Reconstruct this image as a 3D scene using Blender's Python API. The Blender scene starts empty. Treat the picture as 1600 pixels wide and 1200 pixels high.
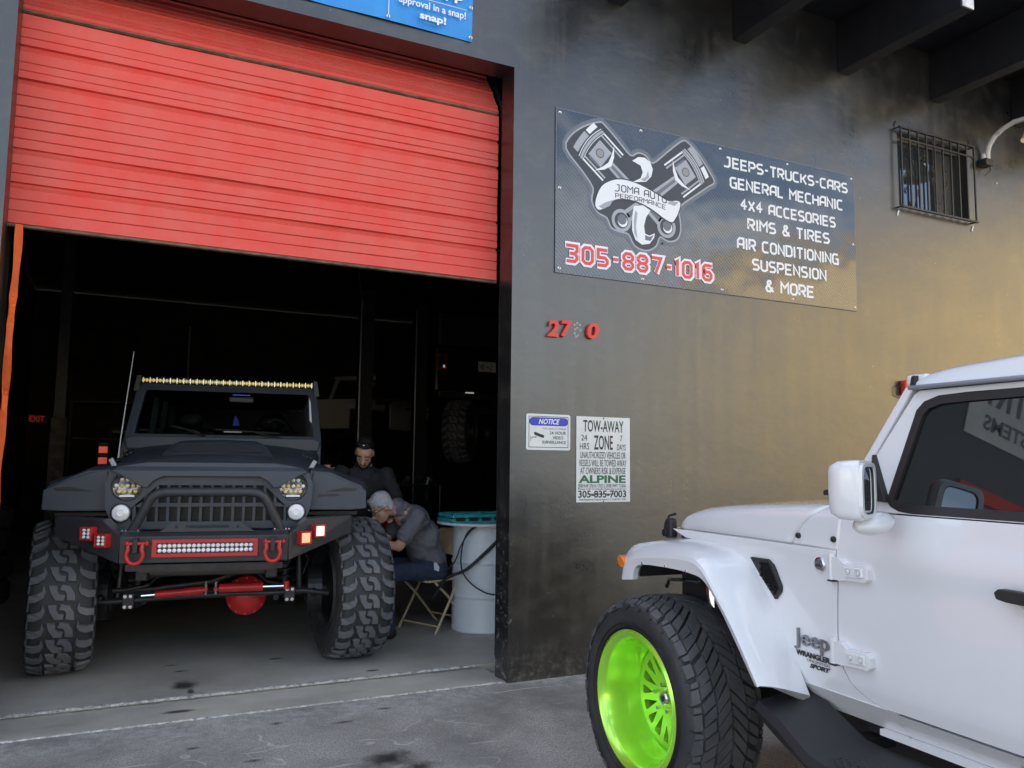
import bpy, math, random
from mathutils import Vector, Matrix, noise
from mathutils.geometry import tessellate_polygon
random.seed(7)
R=math.radians; pi=math.pi; sin=math.sin; cos=math.cos
sc=bpy.context.scene; COL=sc.collection

# ------------------------------------------------------------------ camera
def cam_axes(yaw,pitch,roll):
    y,p,r=R(yaw),R(pitch),R(roll)
    f=Vector((sin(y)*cos(p),cos(y)*cos(p),sin(p)))
    r0=Vector((cos(y),-sin(y),0)); u0=r0.cross(f)
    return cos(r)*r0+sin(r)*u0, -sin(r)*r0+cos(r)*u0, f
rt,up,fw=cam_axes(26.08,5.54,.65)
cd=bpy.data.cameras.new('camera'); cam=bpy.data.objects.new('camera',cd); COL.objects.link(cam)
cam.matrix_world=Matrix(((rt.x,up.x,-fw.x,-2.439),(rt.y,up.y,-fw.y,-5.001),(rt.z,up.z,-fw.z,1.457),(0,0,0,1)))
cd.sensor_width=36; cd.lens=36*1263/1600; cd.clip_end=2000; cd.clip_start=.05
sc.camera=cam
# ------------------------------------------------------------------ light
SUN_EL,SUN_AZ=32,-30          # azimuth clockwise from +Y: the sun stands behind the workshop
w=bpy.data.worlds.new('World'); sc.world=w; w.use_nodes=True
nt=w.node_tree; nt.nodes.clear()
sky=nt.nodes.new('ShaderNodeTexSky'); sky.sky_type='NISHITA'; sky.sun_disc=False
sky.sun_elevation=R(SUN_EL); sky.sun_rotation=R(SUN_AZ); sky.dust_density=1.5
tc=nt.nodes.new('ShaderNodeTexCoord'); mp=nt.nodes.new('ShaderNodeMapping'); mp.inputs['Scale'].default_value=(1,1,3.2)
nz=nt.nodes.new('ShaderNodeTexNoise'); nz.inputs['Scale'].default_value=2.6; nz.inputs['Detail'].default_value=7
rp=nt.nodes.new('ShaderNodeValToRGB'); rp.color_ramp.elements[0].position=.50; rp.color_ramp.elements[1].position=.68
mx=nt.nodes.new('ShaderNodeMix'); mx.data_type='RGBA'; mx.inputs[7].default_value=(10.5,10.2,9.7,1)
ml=nt.nodes.new('ShaderNodeMath'); ml.operation='MULTIPLY'; ml.inputs[1].default_value=.8
bg=nt.nodes.new('ShaderNodeBackground'); bg.inputs[1].default_value=.11; wo=nt.nodes.new('ShaderNodeOutputWorld')
L_=nt.links.new
L_(tc.outputs['Generated'],mp.inputs[0]); L_(mp.outputs[0],nz.inputs['Vector']); L_(nz.outputs[0],rp.inputs[0])
L_(rp.outputs[0],ml.inputs[0]); L_(ml.outputs[0],mx.inputs[0]); L_(sky.outputs[0],mx.inputs[6]); L_(mx.outputs[2],bg.inputs[0]); L_(bg.outputs[0],wo.inputs[0])
sd=bpy.data.lights.new('sun','SUN'); sd.energy=5.0; sd.angle=R(.5); sd.color=(1,.94,.86)
sun=bpy.data.objects.new('sun',sd); COL.objects.link(sun)
S=Vector((sin(R(SUN_AZ))*cos(R(SUN_EL)),cos(R(SUN_AZ))*cos(R(SUN_EL)),sin(R(SUN_EL))))
sun.rotation_euler=S.to_track_quat('Z','Y').to_euler(); sun.location=(0,0,30)
vs=sc.view_settings; vs.view_transform='Standard'; vs.look='None'; vs.gamma=1; vs.use_curve_mapping=False; vs.exposure=1.68

# ------------------------------------------------------------------ materials
def mat(name,c,r=.5,m=0.0,c2=None,ns=5,lo=.35,hi=.65,bump=0,bs=40,coat=0,coatr=.05,emit=None,es=0,r2=None,ior=1.5,det=5,trans=0,stretch=None,bdist=.01,sheen=0):
    M_=bpy.data.materials.new(name); M_.use_nodes=True; t=M_.node_tree; b=t.nodes['Principled BSDF']
    b.inputs['Base Color'].default_value=(*c,1); b.inputs['Roughness'].default_value=r; b.inputs['Metallic'].default_value=m
    b.inputs['IOR'].default_value=ior
    if coat: b.inputs['Coat Weight'].default_value=coat; b.inputs['Coat Roughness'].default_value=coatr
    if emit: b.inputs['Emission Color'].default_value=(*emit,1); b.inputs['Emission Strength'].default_value=es
    if trans: b.inputs['Transmission Weight'].default_value=trans
    if sheen: b.inputs['Sheen Weight'].default_value=sheen
    vec=None
    if c2 is not None or r2 is not None or bump:
        tcn=t.nodes.new('ShaderNodeTexCoord'); mpn=t.nodes.new('ShaderNodeMapping')
        if stretch: mpn.inputs['Scale'].default_value=stretch
        t.links.new(tcn.outputs['Object'],mpn.inputs[0]); vec=mpn.outputs[0]
    if c2 is not None or r2 is not None:
        n=t.nodes.new('ShaderNodeTexNoise'); n.inputs['Scale'].default_value=ns; n.inputs['Detail'].default_value=det; n.inputs['Roughness'].default_value=.6
        t.links.new(vec,n.inputs['Vector'])
        q=t.nodes.new('ShaderNodeMapRange'); q.inputs[1].default_value=lo; q.inputs[2].default_value=hi
        t.links.new(n.outputs[0],q.inputs[0])
        if c2 is not None:
            x=t.nodes.new('ShaderNodeMix'); x.data_type='RGBA'; x.inputs[6].default_value=(*c,1); x.inputs[7].default_value=(*c2,1)
            t.links.new(q.outputs[0],x.inputs[0]); t.links.new(x.outputs[2],b.inputs['Base Color']); x.name='colmix'
        if r2 is not None:
            y=t.nodes.new('ShaderNodeMapRange'); y.inputs[3].default_value=r; y.inputs[4].default_value=r2
            t.links.new(q.outputs[0],y.inputs[0]); t.links.new(y.outputs[0],b.inputs['Roughness'])
    if bump:
        n=t.nodes.new('ShaderNodeTexNoise'); n.inputs['Scale'].default_value=bs; n.inputs['Detail'].default_value=5
        t.links.new(vec,n.inputs['Vector'])
        u=t.nodes.new('ShaderNodeBump'); u.inputs['Strength'].default_value=bump; u.inputs['Distance'].default_value=bdist
        t.links.new(n.outputs[0],u.inputs['Height']); t.links.new(u.outputs[0],b.inputs['Normal'])
    return M_
class NT:  # tiny node helper for the hand written materials
    def __init__(s,m): s.t=m.node_tree; s.b=s.t.nodes['Principled BSDF']; s.co=s.t.nodes.new('ShaderNodeTexCoord').outputs['Object']
    def n(s,typ,**k):
        x=s.t.nodes.new(typ)
        for a,v in k.items():
            if a.startswith('i'): x.inputs[int(a[1:])].default_value=v
            else: setattr(x,a,v)
        return x
    def l(s,a,b): s.t.links.new(a,b)
    def noise(s,scale,det=5,vec=None,rough=.6):
        x=s.n('ShaderNodeTexNoise'); x.inputs['Scale'].default_value=scale; x.inputs['Detail'].default_value=det; x.inputs['Roughness'].default_value=rough
        s.l(vec or s.co,x.inputs['Vector']); return x.outputs[0]
    def rng(s,v,a,b,c=0.,d=1.):
        x=s.n('ShaderNodeMapRange',i1=a,i2=b,i3=c,i4=d); s.l(v,x.inputs[0]); return x.outputs[0]
    def mix(s,f,a,b):
        x=s.n('ShaderNodeMix',data_type='RGBA')
        if hasattr(f,'is_linked'): s.l(f,x.inputs[0])
        else: x.inputs[0].default_value=f
        for k,v in ((6,a),(7,b)):
            if hasattr(v,'is_linked'): s.l(v,x.inputs[k])
            else: x.inputs[k].default_value=(*v,1)
        return x.outputs[2]
    def math(s,op,a,b=0.,c=0.):
        x=s.n('ShaderNodeMath',operation=op)
        for k,v in enumerate((a,b,c)):
            if hasattr(v,'is_linked'): s.l(v,x.inputs[k])
            else: x.inputs[k].default_value=v
        return x.outputs[0]
    def sep(s):
        x=s.n('ShaderNodeSeparateXYZ'); s.l(s.co,x.inputs[0]); return x.outputs
    def blob(s,c,r,dist=.5,scale=6,soft=.3,sx=1,sy=1):   # 1 inside an irregular patch round c
        mp=s.n('ShaderNodeMapping'); mp.inputs['Location'].default_value=(-c[0]*sx,-c[1]*sy,0); mp.inputs['Scale'].default_value=(sx,sy,0)
        s.l(s.co,mp.inputs[0]); ln=s.n('ShaderNodeVectorMath',operation='LENGTH'); s.l(mp.outputs[0],ln.inputs[0])
        nn=s.noise(scale,6); v=s.math('MULTIPLY_ADD',nn,r*dist*2,ln.outputs['Value']); 
        return s.rng(v,r*(1+dist),r*(1+dist)*(1-soft),0.,1.)
    def bump(s,h,st=.3,d=.01,prev=None):
        x=s.n('ShaderNodeBump'); x.inputs['Strength'].default_value=st; x.inputs['Distance'].default_value=d; s.l(h,x.inputs['Height'])
        if prev: s.l(prev,x.inputs['Normal'])
        return x.outputs[0]

def wall_paint():
    m=mat('black_wall_paint',(.02,.02,.022),.4,ior=1.88); k=NT(m)
    X,Y,Z=k.sep()
    mp=k.n('ShaderNodeMapping'); mp.inputs['Scale'].default_value=(1.,1.,1.7); mp.inputs['Rotation'].default_value=(0,.6,0); k.l(k.co,mp.inputs[0])
    big=k.noise(1.1,9,mp.outputs[0],.60); mid=k.noise(4.5,7,mp.outputs[0],.62); fine=k.noise(38,5,None,.7)
    c=k.mix(k.rng(big,.36,.68),(.007,.007,.009),(.018,.017,.015))
    c=k.mix(k.rng(mid,.50,.70,0,.75),c,(.042,.040,.036)); c=k.mix(k.rng(fine,.56,.72,0,.30),c,(.06,.058,.054))
    c=k.mix(k.rng(k.noise(2.7,5,None,.5),.60,.72,0,.6),c,(.012,.012,.014))
    ms=k.n('ShaderNodeMapping'); ms.inputs['Scale'].default_value=(9,9,.45); k.l(k.co,ms.inputs[0]); drip=k.noise(1.3,6,ms.outputs[0],.65)
    c=k.mix(k.math('MULTIPLY',k.rng(drip,.55,.72,0,.55),k.rng(k.noise(.8,3),.4,.6)),c,(.050,.048,.044))
    fl_=k.n('ShaderNodeTexVoronoi'); fl_.inputs['Scale'].default_value=7; k.l(k.co,fl_.inputs['Vector'])
    c=k.mix(k.math('MULTIPLY',k.rng(fl_.outputs[0],.055,.035),k.rng(k.noise(1.6,2),.48,.6)),c,(.22,.21,.20))
    ck=k.n('ShaderNodeTexVoronoi',feature='DISTANCE_TO_EDGE'); ck.inputs['Scale'].default_value=.8; dv=k.n('ShaderNodeVectorMath',operation='ADD'); dn=k.n('ShaderNodeTexNoise'); dn.inputs['Scale'].default_value=4; k.l(k.co,dn.inputs['Vector']); k.l(dn.outputs[1],dv.inputs[0]); k.l(k.co,dv.inputs[1]); k.l(dv.outputs[0],ck.inputs['Vector'])
    hair=k.math('MULTIPLY',k.rng(ck.outputs[0],.006,.001),k.rng(k.noise(1.1,3),.5,.56)); c=k.mix(k.math('MULTIPLY',hair,.55),c,(.004,.004,.004))
    base=k.math('MULTIPLY',k.rng(Z,.28,.0,0.,1.),k.rng(k.noise(18,7,None,.75),.48,.66)); c=k.mix(k.math('MULTIPLY',base,.55),c,(.20,.19,.175))
    low=k.rng(Z,1.1,.1,0.,1.); sp=k.noise(34,4,None,.7)
    chip=k.math('MULTIPLY',k.rng(sp,.70,.73),low)
    edge=k.rng(k.math('ABSOLUTE',X),.05,.0,0.,1.); ec=k.math('MULTIPLY',k.rng(k.noise(22,6,None,.8),.585,.60),k.math('MULTIPLY',edge,k.rng(Z,1.5,.5,0.,1.)))
    c=k.mix(k.math('MAXIMUM',chip,ec),c,(.30,.29,.27)); k.l(c,k.b.inputs['Base Color'])
    ro=k.math('ADD',k.math('ADD',k.rng(big,.3,.7,.27,.36),k.rng(mid,.35,.7,-.01,.025)),k.rng(drip,.4,.7,-.02,.05)); k.l(ro,k.b.inputs['Roughness'])
    b1=k.bump(k.noise(2.2,4,mp.outputs[0],.5),.13,.03); b2=k.bump(k.noise(14,6,mp.outputs[0],.6),.10,.005,b1); b3=k.bump(k.noise(110,3),.12,.002,b2); k.l(b3,k.b.inputs['Normal'])
    return m
def asphalt():
    m=mat('old_asphalt',(.09,.09,.095),.8); k=NT(m)
    g=k.noise(95,4,None,.75); p=k.noise(1.7,7,None,.6); q=k.noise(11,6,None,.7)
    c=k.mix(k.rng(g,.35,.68),(.19,.183,.170),(.66,.63,.585))
    c=k.mix(k.rng(p,.35,.7,0.,.7),c,(.27,.258,.24)); c=k.mix(k.rng(q,.60,.72,0.,.5),c,(.40,.40,.40))
    # light crust beside the wall and the slab, scratches, oil
    X,Y,Z=k.sep()
    near=k.math('MULTIPLY',k.rng(Y,-.45,-.02,0.,1.),k.rng(k.noise(16,7,None,.75),.45,.62)); c=k.mix(k.math('MULTIPLY',near,.75),c,(.58,.57,.55))
    wv=k.n('ShaderNodeTexVoronoi',feature='DISTANCE_TO_EDGE'); wv.inputs['Scale'].default_value=.9
    dm=k.n('ShaderNodeVectorMath',operation='ADD'); dn=k.n('ShaderNodeTexNoise'); dn.inputs['Scale'].default_value=3; k.l(k.co,dn.inputs['Vector']); k.l(dn.outputs[1],dm.inputs[0]); k.l(k.co,dm.inputs[1]); k.l(dm.outputs[0],wv.inputs['Vector'])
    crack=k.math('MULTIPLY',k.rng(wv.outputs[0],.012,.003),k.rng(k.noise(2.3,3),.47,.56)); c=k.mix(k.math('MULTIPLY',crack,.85),c,(.60,.59,.57))
    pt=k.noise(.9,8,None,.68); c=k.mix(k.rng(pt,.44,.62,0.,.55),c,(.11,.108,.105)); sc_=k.n('ShaderNodeTexWave',wave_type='RINGS'); sc_.inputs['Scale'].default_value=.8; sc_.inputs['Distortion'].default_value=2.5; k.l(k.co,sc_.inputs['Vector']); c=k.mix(k.math('MULTIPLY',k.math('MULTIPLY',k.rng(sc_.outputs[1],.99,.999),k.rng(k.noise(2.1,3),.52,.6)),.6),c,(.6,.6,.58))
    for cc,r,sx,sy in (((-1.14,-1.0),.17,1,1.25),((-1.02,-1.15),.10,.9,1.3),((-1.55,-.22),.05,1,1.6),((-1.2,-.35),.05,.7,1.8),((-1.75,-.75),.04,.8,1.6),((-2.0,-.45),.035,.8,1.6),((-.9,-.2),.04,.6,1.6)):
        c=k.mix(k.math('MULTIPLY',k.blob(cc,r,.9,11,.45,sx,sy),.90),c,(.012,.012,.013))
    sp=k.n('ShaderNodeTexVoronoi'); sp.inputs['Scale'].default_value=2.8; k.l(k.co,sp.inputs['Vector'])
    c=k.mix(k.math('MULTIPLY',k.rng(sp.outputs[0],.07,.03),k.rng(p,.48,.62,0.,.7)),c,(.03,.03,.033))
    k.l(c,k.b.inputs['Base Color'])
    wet=k.blob((-1.14,-1.0),.17,.5,9,.35,1,1.25); k.l(k.rng(wet,0,1,.82,.3),k.b.inputs['Roughness'])
    k.l(k.bump(q,.5,.015,k.bump(g,.8,.006)),k.b.inputs['Normal']); return m
def slab():
    m=mat('garage_concrete',(.2,.19,.18),.6); k=NT(m)
    p=k.noise(1.3,8,None,.62); q=k.noise(14,6,None,.7)
    c=k.mix(k.rng(p,.32,.7),(.38,.355,.31),(.62,.575,.49)); c=k.mix(k.rng(q,.5,.7,0.,.3),c,(.66,.62,.55))
    for cc,r,sx,sy in (((-1.96,.72),.13,1.3,1),((-1.93,.56),.05,1.8,.7),((-2.02,.24),.07,.7,1.8),((-1.3,1.2),.05,.8,1.6),((-.75,.6),.05,.8,1.6),((-1.95,1.1),.05,.8,2),((-2.0,1.3),.035,.8,2)):
        c=k.mix(k.math('MULTIPLY',k.blob(cc,r,.5,10,.4,sx,sy),.9),c,(.03,.028,.026))
    wv=k.n('ShaderNodeTexWave',wave_type='RINGS'); wv.inputs['Scale'].default_value=1.1; wv.inputs['Distortion'].default_value=1.5; k.l(k.co,wv.inputs['Vector'])
    sc_=k.math('MULTIPLY',k.rng(wv.outputs[1],.985,.999),k.rng(k.noise(1.9,3),.55,.62)); c=k.mix(k.math('MULTIPLY',sc_,.35),c,(.5,.48,.45))
    k.l(c,k.b.inputs['Base Color']); k.l(k.rng(p,.3,.7,.38,.62),k.b.inputs['Roughness']); k.l(k.bump(q,.3,.006),k.b.inputs['Normal']); return m
def chipped():
    m=mat('chipped_concrete_edge',(.5,.48,.45),.85); k=NT(m)
    c=k.mix(k.rng(k.noise(30,6,None,.75),.38,.6),(.24,.235,.225),(.66,.645,.61)); k.l(c,k.b.inputs['Base Color']); k.l(k.bump(k.noise(45,5),.9,.012),k.b.inputs['Normal']); return m
def door_paint():
    m=mat('red_door_paint',(.5,.035,.03),.62,ior=1.2); k=NT(m); X,Y,Z=k.sep()
    c=k.mix(k.rng(k.noise(1.2,6),.35,.7),(.80,.010,.010),(.86,.020,.018))
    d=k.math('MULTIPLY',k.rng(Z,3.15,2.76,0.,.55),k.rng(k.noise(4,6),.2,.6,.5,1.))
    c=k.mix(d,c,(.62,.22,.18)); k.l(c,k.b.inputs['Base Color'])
    k.l(k.rng(k.noise(5,6),.3,.7,.5,.65),k.b.inputs['Roughness']); k.l(k.bump(k.noise(2.5,4),.25,.02),k.b.inputs['Normal']); return m
def carbon():
    m=mat('carbon_print',(.03,.035,.045),.13,ior=1.75); k=NT(m)
    mp=k.n('ShaderNodeMapping'); mp.inputs['Rotation'].default_value=(0,R(45),0); k.l(k.co,mp.inputs[0])
    wv=k.n('ShaderNodeTexWave',bands_direction='X'); wv.inputs['Scale'].default_value=14; k.l(mp.outputs[0],wv.inputs['Vector'])
    X,Y,Z=k.sep()
    f=k.math('MULTIPLY',k.rng(wv.outputs[1],.4,.6),k.rng(Z,.95,.45,.25,1.))
    k.l(k.mix(f,(.022,.026,.035),(.085,.095,.11)),k.b.inputs['Base Color']); k.l(k.bump(k.noise(1.5,2),.5,.035),k.b.inputs['Normal']); return m
def brushed_green():
    m=mat('green_anodised',(.50,1.0,.08),.22,m=.5,coat=1,coatr=.04); return m

MT={}
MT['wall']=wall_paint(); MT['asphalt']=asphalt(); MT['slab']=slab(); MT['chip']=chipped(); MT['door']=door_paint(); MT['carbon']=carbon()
MT['beam']=mat('black_beam_paint',(.006,.007,.010),.5,c2=(.014,.014,.018),ns=4,bump=.3,bs=12,bdist=.01)
MT['beam_end']=mat('white_end_grain',(.75,.76,.78),.7,c2=(.5,.5,.52),ns=12)
MT['inner']=mat('dark_interior_wall',(.20,.165,.135),.8,c2=(.12,.10,.085),ns=2,bump=.3,bs=20)
MT['ceil']=mat('dark_ceiling',(.03,.03,.032),.8)
MT['rust']=mat('rusty_column',(.20,.13,.08),.7,c2=(.07,.045,.03),ns=9)
MT['steel']=mat('dark_steel',(.05,.05,.055),.45,m=.6,c2=(.03,.03,.03),ns=20)
MT['bright']=mat('bright_metal',(.7,.7,.72),.22,m=1.0)
MT['steel2']=mat('grey_latch_steel',(.30,.32,.35),.4,m=.5); MT['darkchrome']=mat('dark_chrome_badge',(.28,.28,.30),.25,m=.8); MT['chrome']=mat('chrome',(.85,.85,.87),.08,m=1.0)
MT['blk']=mat('black_plastic',(.02,.02,.022),.5,bump=.15,bs=150,bdist=.002)
MT['blkgloss']=mat('black_gloss',(.012,.012,.014),.18)
MT['rub']=mat('black_rubber_tyre',(.026,.027,.029),.62,c2=(.042,.042,.043),ns=7,bump=.15,bs=90,bdist=.003)
MT['tread']=mat('worn_tread_rubber',(.11,.115,.125),.6,c2=(.17,.17,.175),ns=6,lo=.45,hi=.75,bump=.25,bs=120,bdist=.002)
MT['tread2']=mat('new_tread_rubber',(.062,.065,.071),.55,c2=(.10,.10,.105),ns=8,bump=.2,bs=120,bdist=.002)
MT['jeepb']=mat('matte_blue_grey_paint',(.043,.053,.070),.42,c2=(.054,.064,.082),ns=5,bump=.12,bs=220,bdist=.001,r2=.56)
MT['bumper']=mat('textured_black_steel',(.036,.038,.044),.5,bump=.2,bs=260,bdist=.001)
MT['white']=mat('white_car_paint',(.82,.83,.85),.25,coat=1,coatr=.015,c2=(.79,.80,.82),ns=1.5)
MT['whitemat']=mat('dusty_white_paint',(.82,.81,.77),.5)
MT['green']=brushed_green()
MT['glass']=mat('tinted_glass',(.008,.009,.010),.02,ior=1.75,coat=.5,coatr=.01)
MT['wglass']=mat('windshield_glass',(.45,.5,.5),.0,ior=1.15,trans=1)
MT['mirror']=mat('mirror_glass',(.86,.88,.9),.01,m=1.0)
MT['red']=mat('red_powdercoat',(.52,.018,.02),.35,c2=(.42,.02,.02),ns=12)
MT['redlens']=mat('red_lens',(.5,.01,.01),.12,coat=1)
MT['amber']=mat('amber_lens',(.85,.22,.02),.15,coat=1)
MT['ledw']=mat('clear_led_lens',(.92,.92,.94),.2,coat=1)
MT['leda']=mat('warm_led_lens',(.85,.50,.30),.15,coat=1)
MT['ledy']=mat('amber_led_lens',(.95,.70,.25),.2,coat=1)
MT['signw']=mat('white_sign_face',(.72,.74,.73),.45,c2=(.64,.66,.65),ns=8)
MT['ink']=mat('black_ink',(.02,.02,.024),.5); MT['inkblue']=mat('blue_ink',(.03,.04,.45),.45); MT['inkgreen']=mat('green_ink',(.01,.13,.06),.5)
MT['inkgrey']=mat('grey_ink',(.28,.28,.3),.5)
MT['prw']=mat('white_print',(.78,.80,.84),.35); MT['prg']=mat('grey_print',(.36,.38,.43),.35); MT['prd']=mat('dark_print',(.035,.038,.05),.35); MT['prm']=mat('mid_grey_print',(.14,.15,.18),.35)
MT['prr']=mat('red_print',(.75,.045,.06),.35); MT['glow']=mat('pale_halo_print',(.12,.14,.18),.35)
MT['vinyl']=mat('blue_vinyl',(.02,.22,.62),.4,c2=(.03,.28,.72),ns=3,bump=.5,bs=2.5,bdist=.06)
MT['digit']=mat('red_plastic_digit',(.68,.05,.03),.45)
MT['orange']=mat('orange_strap',(.85,.14,.02),.7,c2=(.65,.09,.01),ns=6,bump=.3,bs=30)
MT['wglass2']=mat('window_glass',(.03,.035,.04),.02,ior=1.9,coat=.6,coatr=.01)
MT['iron']=mat('black_iron',(.022,.02,.02),.5)
MT['frame']=mat('brown_window_frame',(.07,.062,.055),.5)
MT['pipe']=mat('white_enamel_pipe',(.66,.64,.60),.5,c2=(.42,.39,.34),ns=14,lo=.5,hi=.7)
MT['cream']=mat('cream_shade',(.75,.62,.42),.4)
MT['drum']=mat('pale_blue_drum_paint',(.80,.88,.95),.42,c2=(.72,.81,.89),ns=4,bump=.1,bs=6)
MT['teal']=mat('teal_plastic',(.03,.30,.36),.4,c2=(.05,.42,.46),ns=20)
MT['chair']=mat('beige_chair_enamel',(.66,.55,.38),.4,c2=(.54,.44,.30),ns=12)
MT['skin']=mat('skin',(.72,.42,.31),.55,c2=(.62,.33,.24),ns=9); MT['skin2']=mat('tanned_skin',(.66,.38,.26),.55,c2=(.56,.30,.20),ns=9)
MT['hairg']=mat('grey_hair',(.74,.74,.75),.7,c2=(.50,.50,.51),ns=60,bump=.6,bs=140,bdist=.01); MT['hairb']=mat('black_hair',(.012,.010,.010),.5,bump=1,bs=140,bdist=.01)
MT['shirt']=mat('grey_work_shirt',(.20,.195,.225),.85,c2=(.16,.155,.18),ns=6,bump=.35,bs=11,bdist=.03)
MT['jeans']=mat('dark_navy_denim',(.028,.042,.085),.85,c2=(.05,.065,.11),ns=18,bump=.3,bs=12,bdist=.02)
MT['tee']=mat('black_tshirt',(.028,.028,.032),.85,bump=.3,bs=9,bdist=.03)
MT['yellow']=mat('yellow_stucco',(.72,.56,.29),.85,c2=(.68,.52,.26),ns=2)
MT['roofg']=mat('grey_roof',(.3,.31,.33),.7)
MT['exitr']=mat('exit_sign_red',(.5,.02,.02),.4,emit=(1,.05,.03),es=.035)
MT['led_on']=mat('small_white_lamp',(.8,.8,.8),.4,emit=(1,.97,.9),es=.09)
MT['blue_tri']=mat('blue_air_freshener',(.06,.16,.95),.5)

# ------------------------------------------------------------------ mesh helper
ORG={}
class M:
    def __init__(s): s.v=[]; s.f=[]
    def add(s,vs,fs):
        o=len(s.v); s.v+= [tuple(x) for x in vs]; s.f+=[tuple(o+i for i in f) for f in fs]; return s
    def box(s,x0,x1,y0,y1,z0,z1,mtx=None):
        vs=[Vector((x,y,z)) for x in (x0,x1) for y in (y0,y1) for z in (z0,z1)]
        if mtx: vs=[mtx@v for v in vs]
        return s.add(vs,[(0,1,3,2),(4,6,7,5),(0,4,5,1),(2,3,7,6),(0,2,6,4),(1,5,7,3)])
    def bx(s,c,d,rot=None):
        m=Matrix.Translation(c)@(rot.to_4x4() if rot else Matrix.Identity(4)); a=[q/2 for q in d]
        return s.box(-a[0],a[0],-a[1],a[1],-a[2],a[2],m)
    def plate(s,outer,holes,a,b,ax='y',fn=None):
        """outline (u,v) with holes extruded from a to b along an axis: y:(x,z) x:(y,z) z:(x,y)"""
        P={'y':lambda u,v,t:(u,t,v),'x':lambda u,v,t:(t,u,v),'z':lambda u,v,t:(u,v,t)}[ax]
        loops=[list(outer)]+[list(h) for h in holes]; flat=[p for l in loops for p in l]
        tri=tessellate_polygon([[Vector((p[0],p[1],0)) for p in l] for l in loops]); n=len(flat)
        vs=[P(u,v,a) for u,v in flat]+[P(u,v,b) for u,v in flat]
        if fn: vs=[fn(*q) for q in vs]
        fs=[tuple(t) for t in tri]+[tuple(i+n for i in reversed(t)) for t in tri]; o=0
        for l in loops:
            k=len(l)
            for i in range(k): j=(i+1)%k; fs.append((o+i,o+j,o+j+n,o+i+n))
            o+=k
        return s.add(vs,fs)
    def flat(s,poly,y,ax='y'):
        P={'y':lambda u,v,t:(u,t,v),'x':lambda u,v,t:(t,u,v),'z':lambda u,v,t:(u,v,t)}[ax]
        tri=tessellate_polygon([[Vector((p[0],p[1],0)) for p in poly]]); return s.add([P(u,v,y) for u,v in poly],[tuple(t) for t in tri])
    def tube(s,pts,r,n=10,cap=True,sx=1):
        pts=[Vector(p) for p in pts]; k=len(pts); rr=r if isinstance(r,(list,tuple)) else [r]*k
        t0=(pts[1]-pts[0]).normalized(); u=t0.orthogonal().normalized(); rings=[]
        for i,p in enumerate(pts):
            t=((pts[min(i+1,k-1)]-pts[max(i-1,0)])).normalized(); u=(u-t*u.dot(t)).normalized(); v=t.cross(u)
            rings.append([p+(u*cos(2*pi*j/n)*sx+v*sin(2*pi*j/n))*rr[i] for j in range(n)])
        return s.loft(rings,cap=cap)
    def loft(s,rings,closed=True,cap=True):
        n=len(rings[0]); o=len(s.v)
        for r in rings: s.v+=[tuple(p) for p in r]
        for i in range(len(rings)-1):
            for j in range(n if closed else n-1):
                k=(j+1)%n; s.f.append((o+i*n+j,o+i*n+k,o+(i+1)*n+k,o+(i+1)*n+j))
        if cap and closed: s.f.append(tuple(o+j for j in reversed(range(n)))); s.f.append(tuple(o+(len(rings)-1)*n+j for j in range(n)))
        return s
    def lathe(s,prof,c=(0,0,0),ax='z',n=32,cap=False,a0=0,a1=2*pi):
        rings=[]; full=abs(a1-a0-2*pi)<1e-6; cnt=n if full else n+1
        for r,h in prof:
            ring=[]
            for j in range(cnt):
                a=a0+(a1-a0)*j/n; u,v=r*cos(a),r*sin(a)
                ring.append({'z':(c[0]+u,c[1]+v,c[2]+h),'x':(c[0]+h,c[1]+u,c[2]+v),'y':(c[0]+u,c[1]+h,c[2]+v)}[ax])
            rings.append(ring)
        return s.loft(rings,closed=full,cap=cap)
    def cyl(s,p0,p1,r,n=16,r1=None): return s.tube([p0,p1],[r,r if r1 is None else r1],n)
    def ell(s,c,r,n=16,m=10,rot=None):
        rings=[]
        for i in range(m+1):
            a=pi*i/m; e=max(sin(a),.001); ring=[]
            for j in range(n):
                b=2*pi*j/n; q=Vector((r[0]*e*cos(b),r[1]*e*sin(b),r[2]*cos(a)))
                if rot: q=rot@q
                ring.append(Vector(c)+q)
            rings.append(ring)
        return s.loft(rings)
    def cap(s,p0,p1,r0,r1,n=14):
        p0=Vector(p0);p1=Vector(p1); d=(p1-p0).normalized(); P=[];Q=[]
        for k in range(5): a=pi/2*k/4; P.append(p0-d*r0*cos(a)); Q.append(max(r0*sin(a),.0005))
        for k in range(5): a=pi/2*k/4; P.append(p1+d*r1*sin(a)); Q.append(max(r1*cos(a),.0005))
        return s.tube(P,Q,n)
    def rib(s,pts,w,y,ax='y'):   # mitred flat stroke in a plane
        n=len(pts); closed=(pts[0]==pts[-1]); P=[Vector(p) for p in (pts[:-1] if closed else pts)]; n=len(P); Ls=[];Rs=[]
        for i in range(n):
            a=P[i-1] if (i>0 or closed) else None; b=P[(i+1)%n] if (i<n-1 or closed) else None
            d1=(P[i]-a).normalized() if a is not None else None; d2=(b-P[i]).normalized() if b is not None else None
            if d1 is None: d1=d2
            if d2 is None: d2=d1
            n1=Vector((-d1.y,d1.x)); n2=Vector((-d2.y,d2.x)); m=(n1+n2)
            if m.length<1e-5: m=n1
            m.normalize(); kk=w/2/max(m.dot(n1),.45)
            e=Vector((0,0))
            if not closed and i==0: e=-d2*w/2*.0
            Ls.append(P[i]+m*kk+e); Rs.append(P[i]-m*kk+e)
        o=len(s.v); X={'y':lambda q:(q.x,y,q.y),'x':lambda q:(y,q.x,q.y),'z':lambda q:(q.x,q.y,y)}[ax]
        for a,b in zip(Ls,Rs): s.v+= [X(a),X(b)]
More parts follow.
